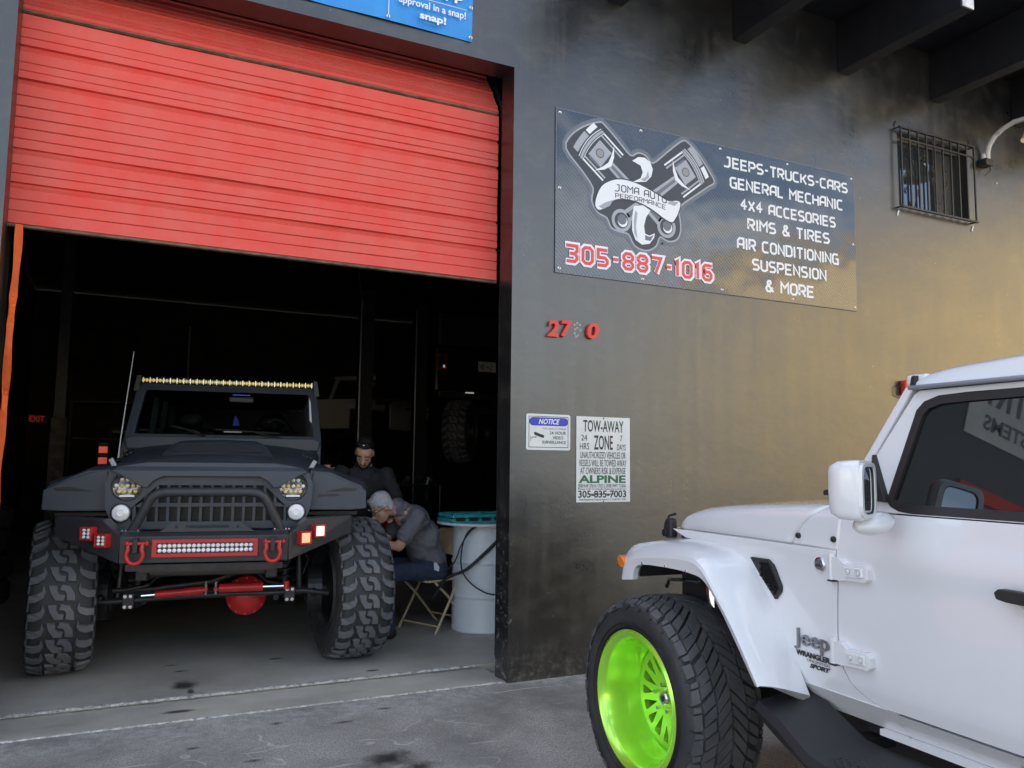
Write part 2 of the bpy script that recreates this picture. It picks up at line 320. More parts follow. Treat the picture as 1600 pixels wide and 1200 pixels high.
        for i in range(n if closed else n-1):
            j=(i+1)%n; s.f.append((o+2*i,o+2*i+1,o+2*j+1,o+2*j))
        return s
    def xf(s,m): s.v=[tuple(m@Vector(v)) for v in s.v]; return s
    def build(s,name,material,parent=None,smooth=False,bevel=0,seg=2,sub=0,ang=35,recalc=True):
        o=ORG.get(parent.name,Vector((0,0,0))) if parent else Vector((0,0,0))
        me=bpy.data.meshes.new(name); me.from_pydata([tuple(Vector(v)-o) for v in s.v],[],s.f)
        if recalc:
            import bmesh
            b=bmesh.new(); b.from_mesh(me); bmesh.ops.recalc_face_normals(b,faces=b.faces); b.to_mesh(me); b.free()
        me.materials.append(MT[material] if isinstance(material,str) else material)
        ob=bpy.data.objects.new(name,me); COL.objects.link(ob)
        if parent:
            ob.parent=parent
            if parent.name in ORG: ORG[ob.name]=o
            elif ob.parent.type=='MESH' and parent.name in ORG: ORG[ob.name]=ORG[parent.name]
        if smooth:
            me.shade_smooth(); me.set_sharp_from_angle(angle=R(ang))
        if bevel:
            q=ob.modifiers.new('bevel','BEVEL'); q.width=bevel; q.segments=seg; q.limit_method='ANGLE'; q.angle_limit=R(35)
        if sub:
            q=ob.modifiers.new('sub','SUBSURF'); q.levels=sub; q.render_levels=sub
        return ob
def thing(name,label,cat,loc=(0,0,0),rotz=None,group=None):
    """Empty at the thing's base. Without rotz its parts are written in world coordinates."""
    o=bpy.data.objects.new(name,None); COL.objects.link(o); o.location=loc; o['label']=label; o['category']=cat
    o.empty_display_size=.1
    if rotz is not None: o.rotation_euler=(0,0,rotz)
    else: ORG[o.name]=Vector(loc)
    if group: o['group']=group
    return o
def tag(o,label,cat,group=None):
    o['label']=label; o['category']=cat
    if group: o['group']=group
    return o
def struct(o): o['kind']='structure'; return o
def stuff(o): o['kind']='stuff'; return o
def rebase(o,loc):   # move a single-mesh thing's origin to its base
    l=Vector(loc); o.data.transform(Matrix.Translation(-l)); o.location=l; return o
def instance(src,name,parent,mtx):
    c=src.copy(); c.name=name; COL.objects.link(c); c.parent=parent; c.matrix_local=mtx; return c

# ------------------------------------------------------------------ lettering
def text(s,name,material,parent,x0,x1,z0,z1,y,bold=0,face=-1,ext=.0012,shear=0,plane='y',name_in=None,spacing=1):
    """built-in font fitted to a box; face -1 looks towards -axis"""
    cu=bpy.data.curves.new('t','FONT'); cu.body=s; cu.extrude=ext; cu.offset=bold; cu.shear=shear; cu.space_character=spacing; cu.resolution_u=3
    ob=bpy.data.objects.new('t',cu); me=bpy.data.meshes.new_from_object(ob); bpy.data.objects.remove(ob)
    vs=[v.co.copy() for v in me.vertices]; fs=[tuple(p.vertices) for p in me.polygons]
    a0=min(v.x for v in vs);a1=max(v.x for v in vs);b0=min(v.y for v in vs);b1=max(v.y for v in vs)
    m=M()
    out=[]
    for v in vs:
        u=x0+(v.x-a0)/(a1-a0)*(x1-x0); w_=z0+(v.y-b0)/(b1-b0)*(z1-z0); d=y+face*(v.z/ext+1)*ext if ext else y
        out.append((u,d,w_) if plane=='y' else (d,u,w_))
    m.add(out,fs); bpy.data.meshes.remove(me)
    return m.build(name,material,parent,recalc=False)
GL={'A':(4,[[(0,0),(0,4.6),(1.2,6),(4,6),(4,0)],[(0,2.4),(4,2.4)]]),'C':(4,[[(4,6),(1,6),(0,5),(0,1),(1,0),(4,0)]]),
'D':(4,[[(0,0),(0,6),(3,6),(4,5),(4,1),(3,0),(0,0)]]),'E':(4,[[(4,6),(0,6),(0,0),(4,0)],[(0,3),(3.5,3)]]),'F':(4,[[(4,6),(0,6),(0,-.3)],[(0,3),(3.4,3)]]),
'G':(4,[[(4,6),(1,6),(0,5),(0,1),(1,0),(4,0),(4,3),(2.2,3)]]),'H':(4,[[(0,6),(0,0)],[(4,6),(4,-.5)],[(0,3),(4,3)]]),'I':(.6,[[(.3,6.4),(.3,-.4)]]),
'J':(4,[[(-.6,0),(2.4,0),(3.4,1),(3.4,6.5)],[(1.4,6),(3.4,6)]]),'K':(4,[[(0,6),(0,0)],[(4,6),(1.6,3),(4,-.4)],[(0,3),(1.6,3)]]),'L':(3.4,[[(0,6.4),(0,0),(3.4,0)]]),
'M':(4.6,[[(0,-.2),(0,6),(2.3,3.2),(4.6,6),(4.6,-.2)]]),'N':(4,[[(0,0),(0,6),(4,0),(4,6.3)]]),'O':(4,[[(1,0),(0,1),(0,5),(1,6),(3,6),(4,5),(4,1),(3,0),(1,0)]]),
'P':(4,[[(0,-.4),(0,6),(3,6),(4,5),(4,3.6),(3,2.6),(0,2.6)]]),'R':(4,[[(0,0),(0,6),(3,6),(4,5),(4,3.6),(3,2.6),(0,2.6)],[(2,2.6),(4,-.4)]]),
'S':(4,[[(4,6),(1,6),(0,5),(0,4),(1,3),(3,3),(4,2),(4,1),(3,0),(0,0)]]),'T':(4,[[(-.2,6),(4.2,6)],[(2,6),(2,-.6)]]),'U':(4,[[(0,6.3),(0,1),(1,0),(3,0),(4,1),(4,6.3)]]),
'X':(4,[[(0,6),(4,0)],[(4,6),(0,0)]]),'Y':(4,[[(0,6),(2,3),(4,6)],[(2,3),(2,0)]]),'&':(4.4,[[(4.6,-.2),(1,4),(1,5.4),(1.6,6),(2.6,6),(3,5.2),(2.6,4.2)],[(2.6,4.2),(.4,2.6),(0,1.4),(.8,0),(2.6,0),(4.2,2.4)]]),
'-':(2.2,[[(0,3),(2.2,3)]]),' ':(2,[]),'4':(4,[[(2.6,0),(2.6,6),(0,2.4)],[(0,2.4),(4.2,2.4)]]),
'0':(4,[[(1,0),(0,1),(0,5),(1,6),(3,6),(4,5),(4,1),(3,0),(1,0)]]),'1':(.8,[[(-.5,5.4),(.6,6),(.6,0)]]),'3':(4,[[(-.6,6),(4,6),(4,4),(3,3),(4,2),(4,1),(3,0),(-.4,0)],[(1,3),(3,3)]]),
'5':(4,[[(4,6),(0,6),(0,3),(3,3),(4,2),(4,1),(3,0),(-.3,0)]]),'6':(4,[[(4.3,6),(1,6),(0,5),(0,1),(1,0),(3,0),(4,1),(4,2.3),(3,3.3),(0,3.3)]]),
'7':(4,[[(-.4,6),(4,6),(1.6,0)]]),'8':(4,[[(3,3),(1,3),(0,2),(0,1),(1,0),(3,0),(4,1),(4,2),(3,3)],[(1,3),(0,4),(0,5),(1,6),(3,6),(4,5),(4,4),(3,3)]]),'B':(4,[[(0,3),(3,3),(4,4),(4,5),(3,6),(0,6),(0,0),(3,0),(4,1),(4,2),(3,3)]])}
def strokes(s,name,material,parent,x0,x1,z0,z1,y,wt=1.05,shear=0,gap=1.7,path=None,ax='y'):
    m=M(); W=sum(GL[c][0] for c in s)+gap*(len(s)-1); kx=(x1-x0)/(W+wt); kz=(z1-z0)/(6+wt); px=wt/2; q=0
    for c in s:
        wd,pl=GL[c]
        for i,p in enumerate(pl):
            mm=M(); mm.rib([(a+px,b+wt/2) for a,b in p],wt,0)
            vs=[]
            for v in mm.v:
                X=x0+v[0]*kx+shear*v[2]*kz; Z=z0+v[2]*kz
                if path: X,Z=path(X,Z)
                vs.append((X,y-.0003*i,Z) if ax=='y' else (y-.0003*i,X,Z))
            m.add(vs,mm.f)
        px+=wd+gap
    return m.build(name,material,parent,recalc=False)

# ================================================================== SETTING
g=M().add([(-80,-120,-.012),(120,-120,-.012),(120,.03,-.012),(-80,.03,-.012)],[(0,1,2,3)]); struct(g.build('asphalt_ground','asphalt',recalc=False))
g=M().add([(-200,-200,-.05),(250,-200,-.05),(250,250,-.05),(-200,250,-.05)],[(0,1,2,3)]); struct(g.build('far_ground','asphalt',recalc=False))
ap=M().plate([(.03,-.1),(.45,-.1),(.45,-.008),(.42,-.012),(.25,-.016),(.05,-.006),(.03,-.008)],[],-3.3,.02,'x'); struct(ap.build('concrete_apron','slab'))
fl=M().box(-4.4,7.5,.46,17.9,-.1,.010); struct(fl.build('garage_floor','slab'))
def ragged(x0,x1,y,wd,z0,hh,seed,gap=0):
    rnd=random.Random(seed); m=M(); x=x0; prev=None; n=0
    while x<x1:
        wob=noise.noise(Vector((x*5,seed,0)))*.5+noise.noise(Vector((x*23,seed,3)))*.5
        a=wd*(.7+.8*wob)+rnd.uniform(-.2,.2)*wd; a=max(a,.003)
        if gap and noise.noise(Vector((x*2.2,seed,9)))<-gap: a=.002
        c=y+wob*.012
        row=[(x,c-a,z0-.002),(x,c-a*.5,z0+hh*rnd.uniform(.5,1)),(x,c+a*.4,z0+hh*rnd.uniform(.6,1.1)),(x,c+a,z0-.002)]
        o=len(m.v); m.v+=row
        if prev is not None:
            for k in range(3): m.f.append((prev+k,prev+k+1,o+k+1,o+k))
        prev=o; x+=.012
    return m
e=ragged(-3.3,.0,.452,.032,.006,.010,3); struct(e.build('chipped_slab_edge','chip',recalc=False))
e=ragged(-3.3,.0,.036,.017,-.010,.006,8,.12); struct(e.build('chipped_apron_edge','chip',recalc=False))

B=thing('workshop_building','black painted workshop with wide garage doorway and barred window','building',(0,0,0))
wl=M().plate([(-9,-.1),(-3.04,-.1),(-3.04,4.285),(0,4.285),(0,-.1),(13,-.1),(13,7.2),(-9,7.2)],[[(4.0,3.88),(5.0,3.88),(5.0,4.58),(4.0,4.58)]],0,.2,'y')
wo_=wl.build('front_wall','wall',B)
M().box(-4.6,-4.4,.21,18,-.1,5.6).build('side_wall','inner',B); M().box(7.5,7.7,.21,18,-.1,5.6).build('side_wall','inner',B)
M().box(-4.6,7.7,18,18.2,-.1,5.6).build('rear_wall','inner',B)
M().box(-9,13,.21,18.2,5.62,5.8).build('roof','ceil',B)
for y in (2.5,5,7.5,10): M().box(-4.39,7.49,y,y+.15,5.2,5.61).build('roof_beam','ceil',B)
M().box(-3.24,-3.05,.21,.5,.012,4.5).build('door_jamb','beam',B)
# barred window
W=M().plate([(4.0,3.88),(5.0,3.88),(5.0,4.58),(4.0,4.58)],[[(4.035,3.915),(4.60,3.915),(4.60,4.545),(4.035,4.545)],[(4.64,3.915),(4.965,3.915),(4.965,4.545),(4.64,4.545)]],.07,.13,'y').build('window','frame',B)
M().box(4.036,4.599,.095,.101,3.916,4.544).build('pane','wglass2',W); M().box(4.641,4.964,.105,.111,3.916,4.544).build('pane','ink',W)
# canopy over the wall
CN=thing('roof_canopy','black timber canopy of deep beams sticking out above the banner wall','canopy',(0,0,4.99))
for i,x in enumerate((.86,2.103,3.313,4.56,5.82,7.04,8.26,9.5,10.7)):
    b_=M().plate([(-.002,4.995),(-1.2,4.995),(-1.2,5.47),(-.002,5.47)],[],x-.072,x+.072,'x').build('beam','beam',CN,bevel=.006,seg=1)
    M().box(x-.066,x+.066,-1.206,-1.2005,5.0,5.465).build('beam_end','beam_end',b_)
M().box(.75,11.5,-1.3,-.003,5.475,5.56).build('deck','beam',CN)

# ================================================================== ROLL-UP DOOR
D=thing('overhead_door','red ribbed overhead garage door raised most of the way','garage door',(-1.52,.25,2.77))
zs=[(2.772,0),(2.848,0),(2.914,0),(3.003,1),(3.065,0),(3.117,0),(3.204,1),(3.27,0),(3.333,0),(3.396,0),(3.462,0),(3.524,0),(3.616,1),(3.672,0),(3.723,0),(3.816,1),(3.874,0),(3.931,0),(4.016,0)]
X0,X1=-3.075,-.004
for i in range(len(zs)-1):
    a,ta=zs[i]; b,tb=zs[i+1]; a+=.009 if ta else .0006; b-=.009 if tb else .0006; y=.25; ra=.022 if ta else .008; rb_=.022 if tb else .008
    if ta:  prof=[(y+.022,a),(y+.0,a+.003),(y+.0015,b-.004),(y+rb_,b),(y+.022,b)]
    elif tb: prof=[(y+.022,a),(y+ra,a),(y+.0015,a+.004),(y+.001,b-.026),(y+.006,b-.018),(y-.003,b-.004),(y+.022,b)]
    else: prof=[(y+.022,a),(y+ra,a),(y+.0015,a+.004),(y+.0035,(a+b)/2),(y+.0015,b-.004),(y+rb_,b),(y+.022,b)]
    N=9; rings=[]
    for k in range(N):
        t=k/(N-1); x=X0+(X1-X0)*t; wv=.004*sin(5*t+ i*.4)+.003*sin(13*t+i)
        rings.append([(x,p+wv,q) for p,q in prof])
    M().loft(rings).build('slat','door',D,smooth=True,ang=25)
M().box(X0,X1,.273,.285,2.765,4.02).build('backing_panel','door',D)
M().box(X0,X1,.243,.285,2.752,2.768).build('bottom_rail','rust',D,bevel=.003,seg=1)
# upper section leaning back into the head of the opening
pts=[(.262,4.034),(.33,4.15),(.40,4.26),(.50,4.40),(.64,4.55),(.85,4.65),(1.2,4.69),(2.2,4.70)]
fin=[]
for i in range(len(pts)-1):
    (ya,za),(yb,zb)=pts[i],pts[i+1]; n=3 if i<4 else 2
    for k in range(n): fin.append((ya+(yb-ya)*k/n,za+(zb-za)*k/n))
fin.append(pts[-1])
for i in range(len(fin)-1):
    p,q=Vector(fin[i]),Vector(fin[i+1]); d=(q-p).normalized(); nrm=Vector((d.y,-d.x)) # towards outside/down
    if nrm.x>0: nrm=-nrm
    a=p+d*.002; b=q-d*.002; rib=.012 if i%4==1 else 0
    pr=[a-nrm*-.0,a+d*.004+nrm*(.018+rib),b-d*.004+nrm*(.018+rib*.3),b]
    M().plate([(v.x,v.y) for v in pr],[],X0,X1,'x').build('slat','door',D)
    if i==0: pass
M().plate([(.25,4.017),(.262,4.017),(.262,4.031),(.236,4.031),(.236,4.024)],[],X0,X1-.01,'x').build('section_seam','rust',D)
bk=M()
for i in range(len(pts)-1):
    (ya,za),(yb,zb)=pts[i],pts[i+1]; bk.box(X0,X1,0,1,0,1) if 0 else bk.add([(X0,ya+.004,za+.004),(X1,ya+.004,za+.004),(X1,yb+.004,zb+.004),(X0,yb+.004,zb+.004)],[(0,1,2,3)])
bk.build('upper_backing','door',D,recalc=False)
for x in (-3.1,.06): M().tube([(x,.3,.1),(x,.3,3.9),(x,.34,4.15),(x,.5,4.42),(x,.85,4.66),(x,2.4,4.7)],.018,8).build('track','steel',D)

# orange strap hanging inside the left jamb
rnd=random.Random(3); rings=[]; N=34
for i in range(N+1):
    t=i/N; z=2.76-1.75*t; x=-2.985-.02*t; a=.2*sin(t*9)+.12*sin(t*21+1)
    if i in (9,10,19,20): a+=.8
    wd=.0185*(1+.15*sin(t*30)); c=Vector((x+.003*sin(t*14),.215+.01*sin(t*8),z)); u=Vector((cos(a),sin(a),0)); v=Vector((-sin(a),cos(a),0))
    rings.append([c-u*wd-v*.003,c+u*wd-v*.003,c+u*wd+v*.003,c-u*wd+v*.003])
st=M().loft(rings).build('orange_strap','orange'); rebase(st,(-3.0,.215,1.01)); tag(st,'bright orange twisted strap hanging from the red door at the left doorway edge','strap')

# ================================================================== BANNERS AND SIGNS
BN=thing('banner','black carbon-look banner with crossed pistons and a list of services','banner',(1.868,0,2.825))
bx0,bx1,bz0,bz1=.342,3.396,2.825,4.05
def sheet(x0,x1,z0,z1,y,wob,nx,nz,th=.004,seed=0,sag=0):
    m=M(); P=[]
    for k in range(2):
        for j in range(nz+1):
            for i in range(nx+1):
                x=x0+(x1-x0)*i/nx; z=z0+(z1-z0)*j/nz
                d=wob*noise.noise(Vector((x*1.3+seed,z*1.5,seed*.7)))
                P.append((x,y-abs(d)-(th if k==0 else 0),z))
    n=(nx+1)*(nz+1); F=[]
    for j in range(nz):
        for i in range(nx):
            a=j*(nx+1)+i; F.append((a,a+1,a+nx+2,a+nx+1)); F.append((a+n,a+n+nx+1,a+n+nx+2,a+n+1))
    bd=[i for i in range(nx+1)]+[j*(nx+1)+nx for j in range(1,nz+1)]+[nz*(nx+1)+i for i in range(nx-1,-1,-1)]+[j*(nx+1) for j in range(nz-1,0,-1)]
    for i in range(len(bd)): a,b=bd[i],bd[(i+1)%len(bd)]; F.append((a,b,b+n,a+n))
    m.add(P,F); return m
carb=M().box(bx0,bx1,-.010,-.004,bz0,bz1); cb=carb.build('banner_sheet','carbon',BN)
M().plate([(bx0-.004,bz0-.004),(bx1+.004,bz0-.004),(bx1+.004,bz1+.004),(bx0-.004,bz1+.004)],[[(bx0+.001,bz0+.001),(bx1-.001,bz0+.001),(bx1-.001,bz1-.001),(bx0+.001,bz1-.001)]],-.0105,-.003,'y').build('hem','prm',BN)
for x,z in [(bx0+.03,bz1-.03),(1.09,bz1-.03),(1.87,bz1-.03),(2.6,bz1-.03),(bx1-.03,bz1-.03),(bx0+.03,bz0+.03),(1.1,bz0+.03),(1.87,bz0+.03),(2.63,bz0+.03),(bx1-.03,bz0+.03),(bx0+.03,3.45),(bx1-.03,3.42)]:
    M().lathe([(.005,-.0105),(.011,-.013),(.013,-.0105)],(x,0,z),'y',12).build('grommet','bright',BN)
YB=-.0112
for s_,x0,x1,z0,z1 in [('JEEPS-TRUCKS-CARS',1.905,3.318,3.876,3.972),('GENERAL MECHANIC',1.963,3.255,3.709,3.808),('4X4 ACCESORIES',2.07,3.158,3.540,3.637),('RIMS & TIRES',2.143,3.08,3.384,3.484),('AIR CONDITIONING',2.03,3.182,3.210,3.312),('SUSPENSION',2.186,3.03,3.051,3.152),('& MORE',2.325,2.882,2.884,2.990)]:
    strokes(s_,'lettering','prw',BN,x0,x1,z0,z1,YB,1.3)
strokes('305-887-1016','phone_outline','prw',BN,.405,1.79,2.888,3.062,YB-.003,2.35,shear=.0,gap=2.1)
strokes('305-887-1016','phone_number','prr',BN,.425,1.77,2.905,3.045,YB-.005,1.25,gap=2.55)
# logo: layered flat print
def poly(name,mt,pts,lv): return M().flat(pts,YB-.0006*lv).build(name,mt,BN,recalc=False)
def disc(c,r,n=28,sx=1): return [(c[0]+r*sx*cos(2*pi*i/n),c[1]+r*sin(2*pi*i/n)) for i in range(n)]
def grow(P,d):
    n=len(P); out=[]
    A=sum(P[i][0]*P[(i+1)%n][1]-P[(i+1)%n][0]*P[i][1] for i in range(n)); sg=1 if A>0 else -1
    for i in range(n):
        a,b,c=Vector(P[i-1]),Vector(P[i]),Vector(P[(i+1)%n]); d1=(b-a).normalized(); d2=(c-b).normalized(); m_=Vector((d1.y+d2.y,-(d1.x+d2.x)))*sg
        if m_.length<1e-6: m_=Vector((d1.y,-d1.x))*sg
        m_.normalize(); out.append((b.x+m_.x*d,b.y+m_.y*d))
    return out
outline=[(.429,3.757),(.47,3.86),(.58,3.95),(.703,4.006),(.751,3.998),(.87,3.90),(.989,3.80),(1.06,3.832),(1.13,3.825),(1.20,3.775),(1.34,3.89),(1.476,4.002),(1.538,4.007),(1.66,3.91),(1.784,3.763),(1.79,3.72),(1.744,3.692),(1.60,3.59),(1.471,3.496),(1.44,3.43),(1.452,3.36),(1.455,3.28),(1.42,3.21),(1.34,3.185),(1.26,3.21),(1.22,3.13),(1.13,3.085),(1.03,3.11),(.975,3.19),(.90,3.20),(.82,3.22),(.78,3.29),(.70,3.32),(.65,3.40),(.66,3.50),(.56,3.62)]
def smc(P,n=3):
    out=[]; k=len(P)
    for i in range(k):
        p0,p1,p2,p3=[Vector(P[(i+d)%k]) for d in (-1,0,1,2)]
        for j in range(n): t=j/n; v=.5*((2*p1)+(p2-p0)*t+(2*p0-5*p1+4*p2-p3)*t*t+(-p0+3*p1-3*p2+p3)*t**3); out.append((v.x,v.y))
    return out
outline=smc(outline)
poly('logo_halo','glow',grow(outline,.040),0); poly('logo_halo','prm',grow(outline,.026),1); poly('logo_halo','prg',grow(outline,.012),1.5); poly('logo_ground','prd',outline,2)
def piston(c,ax,L,Wd,lv,big):
    """piston print: c crown centre, ax unit direction from crown to skirt"""
    a=Vector(ax).normalized(); b=Vector((-a.y,a.x)); P=lambda u,v:tuple(Vector(c)+a*u+b*v)
    bw=lambda v,bow:bow*(4*(v/Wd)**2*1.3-.3)
    q=lambda u0,u1,v0,v1,bow=.0:[P(u0+bw(v0+(v1-v0)*k/6,bow),v0+(v1-v0)*k/6) for k in range(7)]+[P(u1+bw(v0+(v1-v0)*k/6,bow),v0+(v1-v0)*k/6) for k in range(6,-1,-1)]
    h=Wd/2
    poly('piston_crown','prg',q(0,.05,-h*.9,h*.2,.012),lv); poly('piston_crown','prw',q(.002,.045,h*.3,h*.92,.012),lv)
    poly('piston_ring','prw',q(.062,.068,-h,h,.02),lv); poly('piston_ring','prg',q(.076,.098,-h,h,.02),lv); poly('piston_ring','prw',q(.105,.110,-h,h,.02),lv)
    for v in (-h*.98,-h*.80,h*.72,h*.9): poly('piston_side','prw' if abs(v)>h*.85 else 'prg',q(.118,L*.86,v,v+h*.09),lv)
    poly('piston_skirt','prg',q(.13,.135+.13,-h*.52,h*.52,.0),lv); poly('piston_skirt','prm',q(.145,.25,-h*.62,-h*.5),lv)
    poly('piston_pin','prd',disc(P(.195,0),.037),lv+1); poly('piston_pin','inkgrey',disc(P(.195,0),.031),lv+2)
    poly('rod_arch','prw',[P(.245,-h*.9),P(.275,-h*.4),P(.29,0),P(.275,h*.4),P(.245,h*.9),P(.30,h*.45),P(.325,0),P(.30,-h*.45)],lv+1)
    poly('rod','prg',[P(.31,-.032),P(.31,.032),P(big,.05),P(big,-.05)],lv); poly('rod','prm',[P(.33,-.012),P(.33,.012),P(big-.04,.02),P(big-.04,-.02)],lv+1)
    e=P(big+.03,0); poly('rod_end','prg',disc(e,.088),lv+1); poly('rod_end','prd',disc(e,.062),lv+2); poly('rod_end','prw',disc((e[0]+.01,e[1]-.006),.044),lv+3); poly('rod_end','prm',disc((e[0]+.004,e[1]+.008),.040),lv+4)
piston((.562,3.893),(.785,-.619),.40,.31,3,.94); piston((1.668,3.884),(-.785,-.619),.40,.31,3,.94)
rb1=[(.69,3.447),(.73,3.52),(.793,3.566),(.87,3.595),(.96,3.602),(1.08,3.585),(1.233,3.538),(1.34,3.50),(1.42,3.515),(1.456,3.50),(1.44,3.43),(1.40,3.36),(1.37,3.335),(1.30,3.355),(1.20,3.405),(1.10,3.44),(1.0,3.455),(.92,3.452),(.85,3.436),(.80,3.40),(.75,3.355),(.70,3.335),(.672,3.37)]
rb1=smc(rb1); poly('ribbon','prd',grow(rb1,.010),8); poly('ribbon','prw',rb1,9); poly('ribbon_fold','prg',[(.70,3.36),(.76,3.40),(.83,3.43),(.80,3.38),(.74,3.345)],10); poly('ribbon_fold','prg',[(1.36,3.505),(1.44,3.505),(1.40,3.47),(1.33,3.48)],10)
poly('ribbon','prw',[(1.003,3.765),(1.06,3.805),(1.118,3.81),(1.17,3.785),(1.195,3.73),(1.18,3.67),(1.13,3.62),(1.05,3.605),(1.01,3.60),(1.08,3.64),(1.10,3.69),(1.08,3.74)],9); poly('ribbon_fold','prg',[(1.08,3.63),(1.13,3.66),(1.15,3.71),(1.16,3.66),(1.12,3.62)],10)
poly('ribbon','prw',[(1.016,3.41),(1.00,3.32),(1.0,3.22),(1.03,3.15),(1.09,3.12),(1.16,3.135),(1.205,3.19),(1.21,3.225),(1.16,3.20),(1.12,3.21),(1.11,3.27),(1.13,3.34),(1.17,3.40),(1.10,3.43)],9); poly('ribbon_fold','prm',[(1.12,3.20),(1.16,3.19),(1.20,3.21),(1.17,3.16),(1.12,3.16)],10); poly('ribbon_fold','prg',[(1.03,3.38),(1.015,3.30),(1.02,3.2),(1.05,3.16),(1.035,3.25),(1.05,3.36)],10)
def arc(k0): 
    def f(x,z): t=(x-1.02); return x, z-.32*t*t*(1 if t>0 else .35)-.0*t
    return f
strokes('JOMA AUTO','lettering','prd',BN,.845,1.325,3.503,3.560,YB-.0066,.9,path=arc(0)); strokes('PERFORMANCE','lettering','prd',BN,.848,1.315,3.452,3.490,YB-.0066,.9,path=arc(0))

SN=thing('banner','bright blue vinyl banner reading approval in a snap above the red door','banner',(-1.5,0,4.385))
sheet(-3.4,-.340,4.385,5.6,-.004,.03,60,26,.003,5).build('banner_sheet','vinyl',SN,smooth=True,ang=60)
text('approval in a snap!','lettering','prw',SN,-.885,-.400,4.505,4.572,-.036,.012)
text('snap!','lettering','prw',SN,-.735,-.545,4.428,4.495,-.036,.03)
text('FINANCE','lettering','teal',SN,-.73,-.60,4.418,4.428,-.036)
text('app','lettering','prw',SN,-.62,-.42,4.62,4.70,-.036,.03); 
M().box(-.955,-.951,-.037,-.034,4.41,5.5).build('print_line','prw',SN); M().box(-.84,-.395,-.037,-.034,4.589,4.592).build('print_line','prw',SN)
for x,z in ((-.953,4.403),(-.358,4.403),(-.358,4.62)): M().lathe([(.005,-.034),(.010,-.038),(.014,-.034)],(x,0,z),'y',12).build('grommet','bright',SN)

NS=thing('notice_sign','white NOTICE video surveillance sign with blue header, left of the tow sign','sign',(.297,0,1.545))
M().plate([(.120,1.555),(.13,1.545),(.463,1.545),(.473,1.555),(.473,1.788),(.463,1.798),(.13,1.798),(.120,1.788)],[],-.006,-.001).build('sign_plate','signw',NS,bevel=.001,seg=1)
M().plate([(.139,1.563),(.456,1.563),(.456,1.782),(.139,1.782)],[[(.143,1.567),(.452,1.567),(.452,1.778),(.143,1.778)]],-.0068,-.0055).build('border','ink',NS)
oc=[(.173+.030*cos(a),1.745+.029*sin(a)) for a in [pi/2+pi*i/10 for i in range(11)]]+[(.424+.030*cos(a),1.745+.029*sin(a)) for a in [-pi/2+pi*i/10 for i in range(11)]]
M().plate(oc,[],-.0072,-.0055).build('header','inkblue',NS)
text('NOTICE','lettering','prw',NS,.216,.385,1.727,1.764,-.0074,.02,shear=.3,ext=.0004)
text('THIS AREA IS UNDER','lettering','inkgrey',NS,.245,.44,1.690,1.703,-.0064,ext=.0004)
for s_,a,b,z in (('24 HOUR',.305,.437,1.656),('VIDEO',.33,.415,1.622),('SURVEILLANCE',.245,.437,1.590)): text(s_,'lettering','ink',NS,a,b,z,z+.022,-.0064,.006,ext=.0004)
M().plate([(.178,1.662),(.187,1.672),(.262,1.648),(.258,1.630),(.245,1.632),(.19,1.648)],[],-.0068,-.0055).build('camera_symbol','ink',NS)
M().plate([(.152,1.605),(.157,1.605),(.157,1.622),(.175,1.630),(.20,1.630),(.202,1.640),(.17,1.638),(.157,1.632),(.157,1.645),(.152,1.645)],[],-.0068,-.0055).build('camera_symbol','inkgrey',NS)

TS=thing('tow_sign','large white TOW-AWAY ZONE sign with green ALPINE lettering on the black wall','sign',(.753,0,1.178))
M().box(.524,.982,-.006,-.001,1.179,1.793).build('sign_plate','signw',TS,bevel=.001,seg=1)
T=lambda s_,a,b,c,d,mt='ink',bo=.0: text(s_,'lettering',mt,TS,a,b,c,d,-.0064,bo,ext=.0004)
T('TOW-AWAY',.580,.925,1.683,1.768,'inkgreen2',.012) if 0 else T('TOW-AWAY',.580,.925,1.683,1.768,'ink',.012)
T('ZONE',.670,.832,1.555,1.660,'ink',.014); T('24',.563,.613,1.620,1.662); T('HRS',.552,.630,1.555,1.602); T('7',.895,.915,1.620,1.662); T('DAYS',.868,.945,1.553,1.598)
T('UNAUTHORIZED VEHICLES OR',.556,.943,1.492,1.540); T('VESSELS WILL BE TOWED AWAY',.546,.950,1.435,1.483); T('AT OWNERS RISK & EXPENSE',.556,.943,1.379,1.427)
T('ALPINE',.543,.943,1.316,1.372,'inkgreen',.035); T('3500 N.W. 67th St. 17525 S. DIXIE HWY. TL2656',.540,.943,1.284,1.309); T('Please Call To Handle Relocate Locations',.540,.943,1.268,1.280); T('305-835-7003',.540,.947,1.211,1.263,'ink',.02); T('These Required by Property Owners F.S. 715.07 TEL 1-4142',.546,.943,1.189,1.205)
M().box(.625,.85,-.0072,-.0066,1.234,1.240).build('scratch','ink',TS)
M().ell((.752,-.0062,1.783),(.006,.003,.006)).build('screw','steel',TS); M().ell((.752,-.0062,1.185),(.005,.003,.005)).build('screw','steel',TS)

for ch,a,b,c,d,lb in (('2',.273,.364,2.350,2.469,'red raised house number 2, leftmost digit on the black wall'),('7',.384,.477,2.354,2.475,'red raised house number 7 between the 2 and the missing digit'),('0',.601,.701,2.358,2.476,'red raised house number 0, rightmost digit above the tow sign')):
    t_=text(ch,'house_number','digit',None,a,b,c,d,-.001,.03,ext=.013,shear=.12); rebase(t_,((a+b)/2,0,c)); tag(t_,lb,'house number','house numbers on the wall')
m_=M()
for x,z in ((.505,2.455),(.53,2.468),(.553,2.455),(.512,2.42),(.53,2.432),(.556,2.42),(.508,2.392),(.535,2.378),(.518,2.37)):
    m_.lathe([(.0045,-.0015),(.007,-.0035),(.0085,-.0015)],(x,0,z),'y',9)
m_.build('adhesive_mark','signw',B)
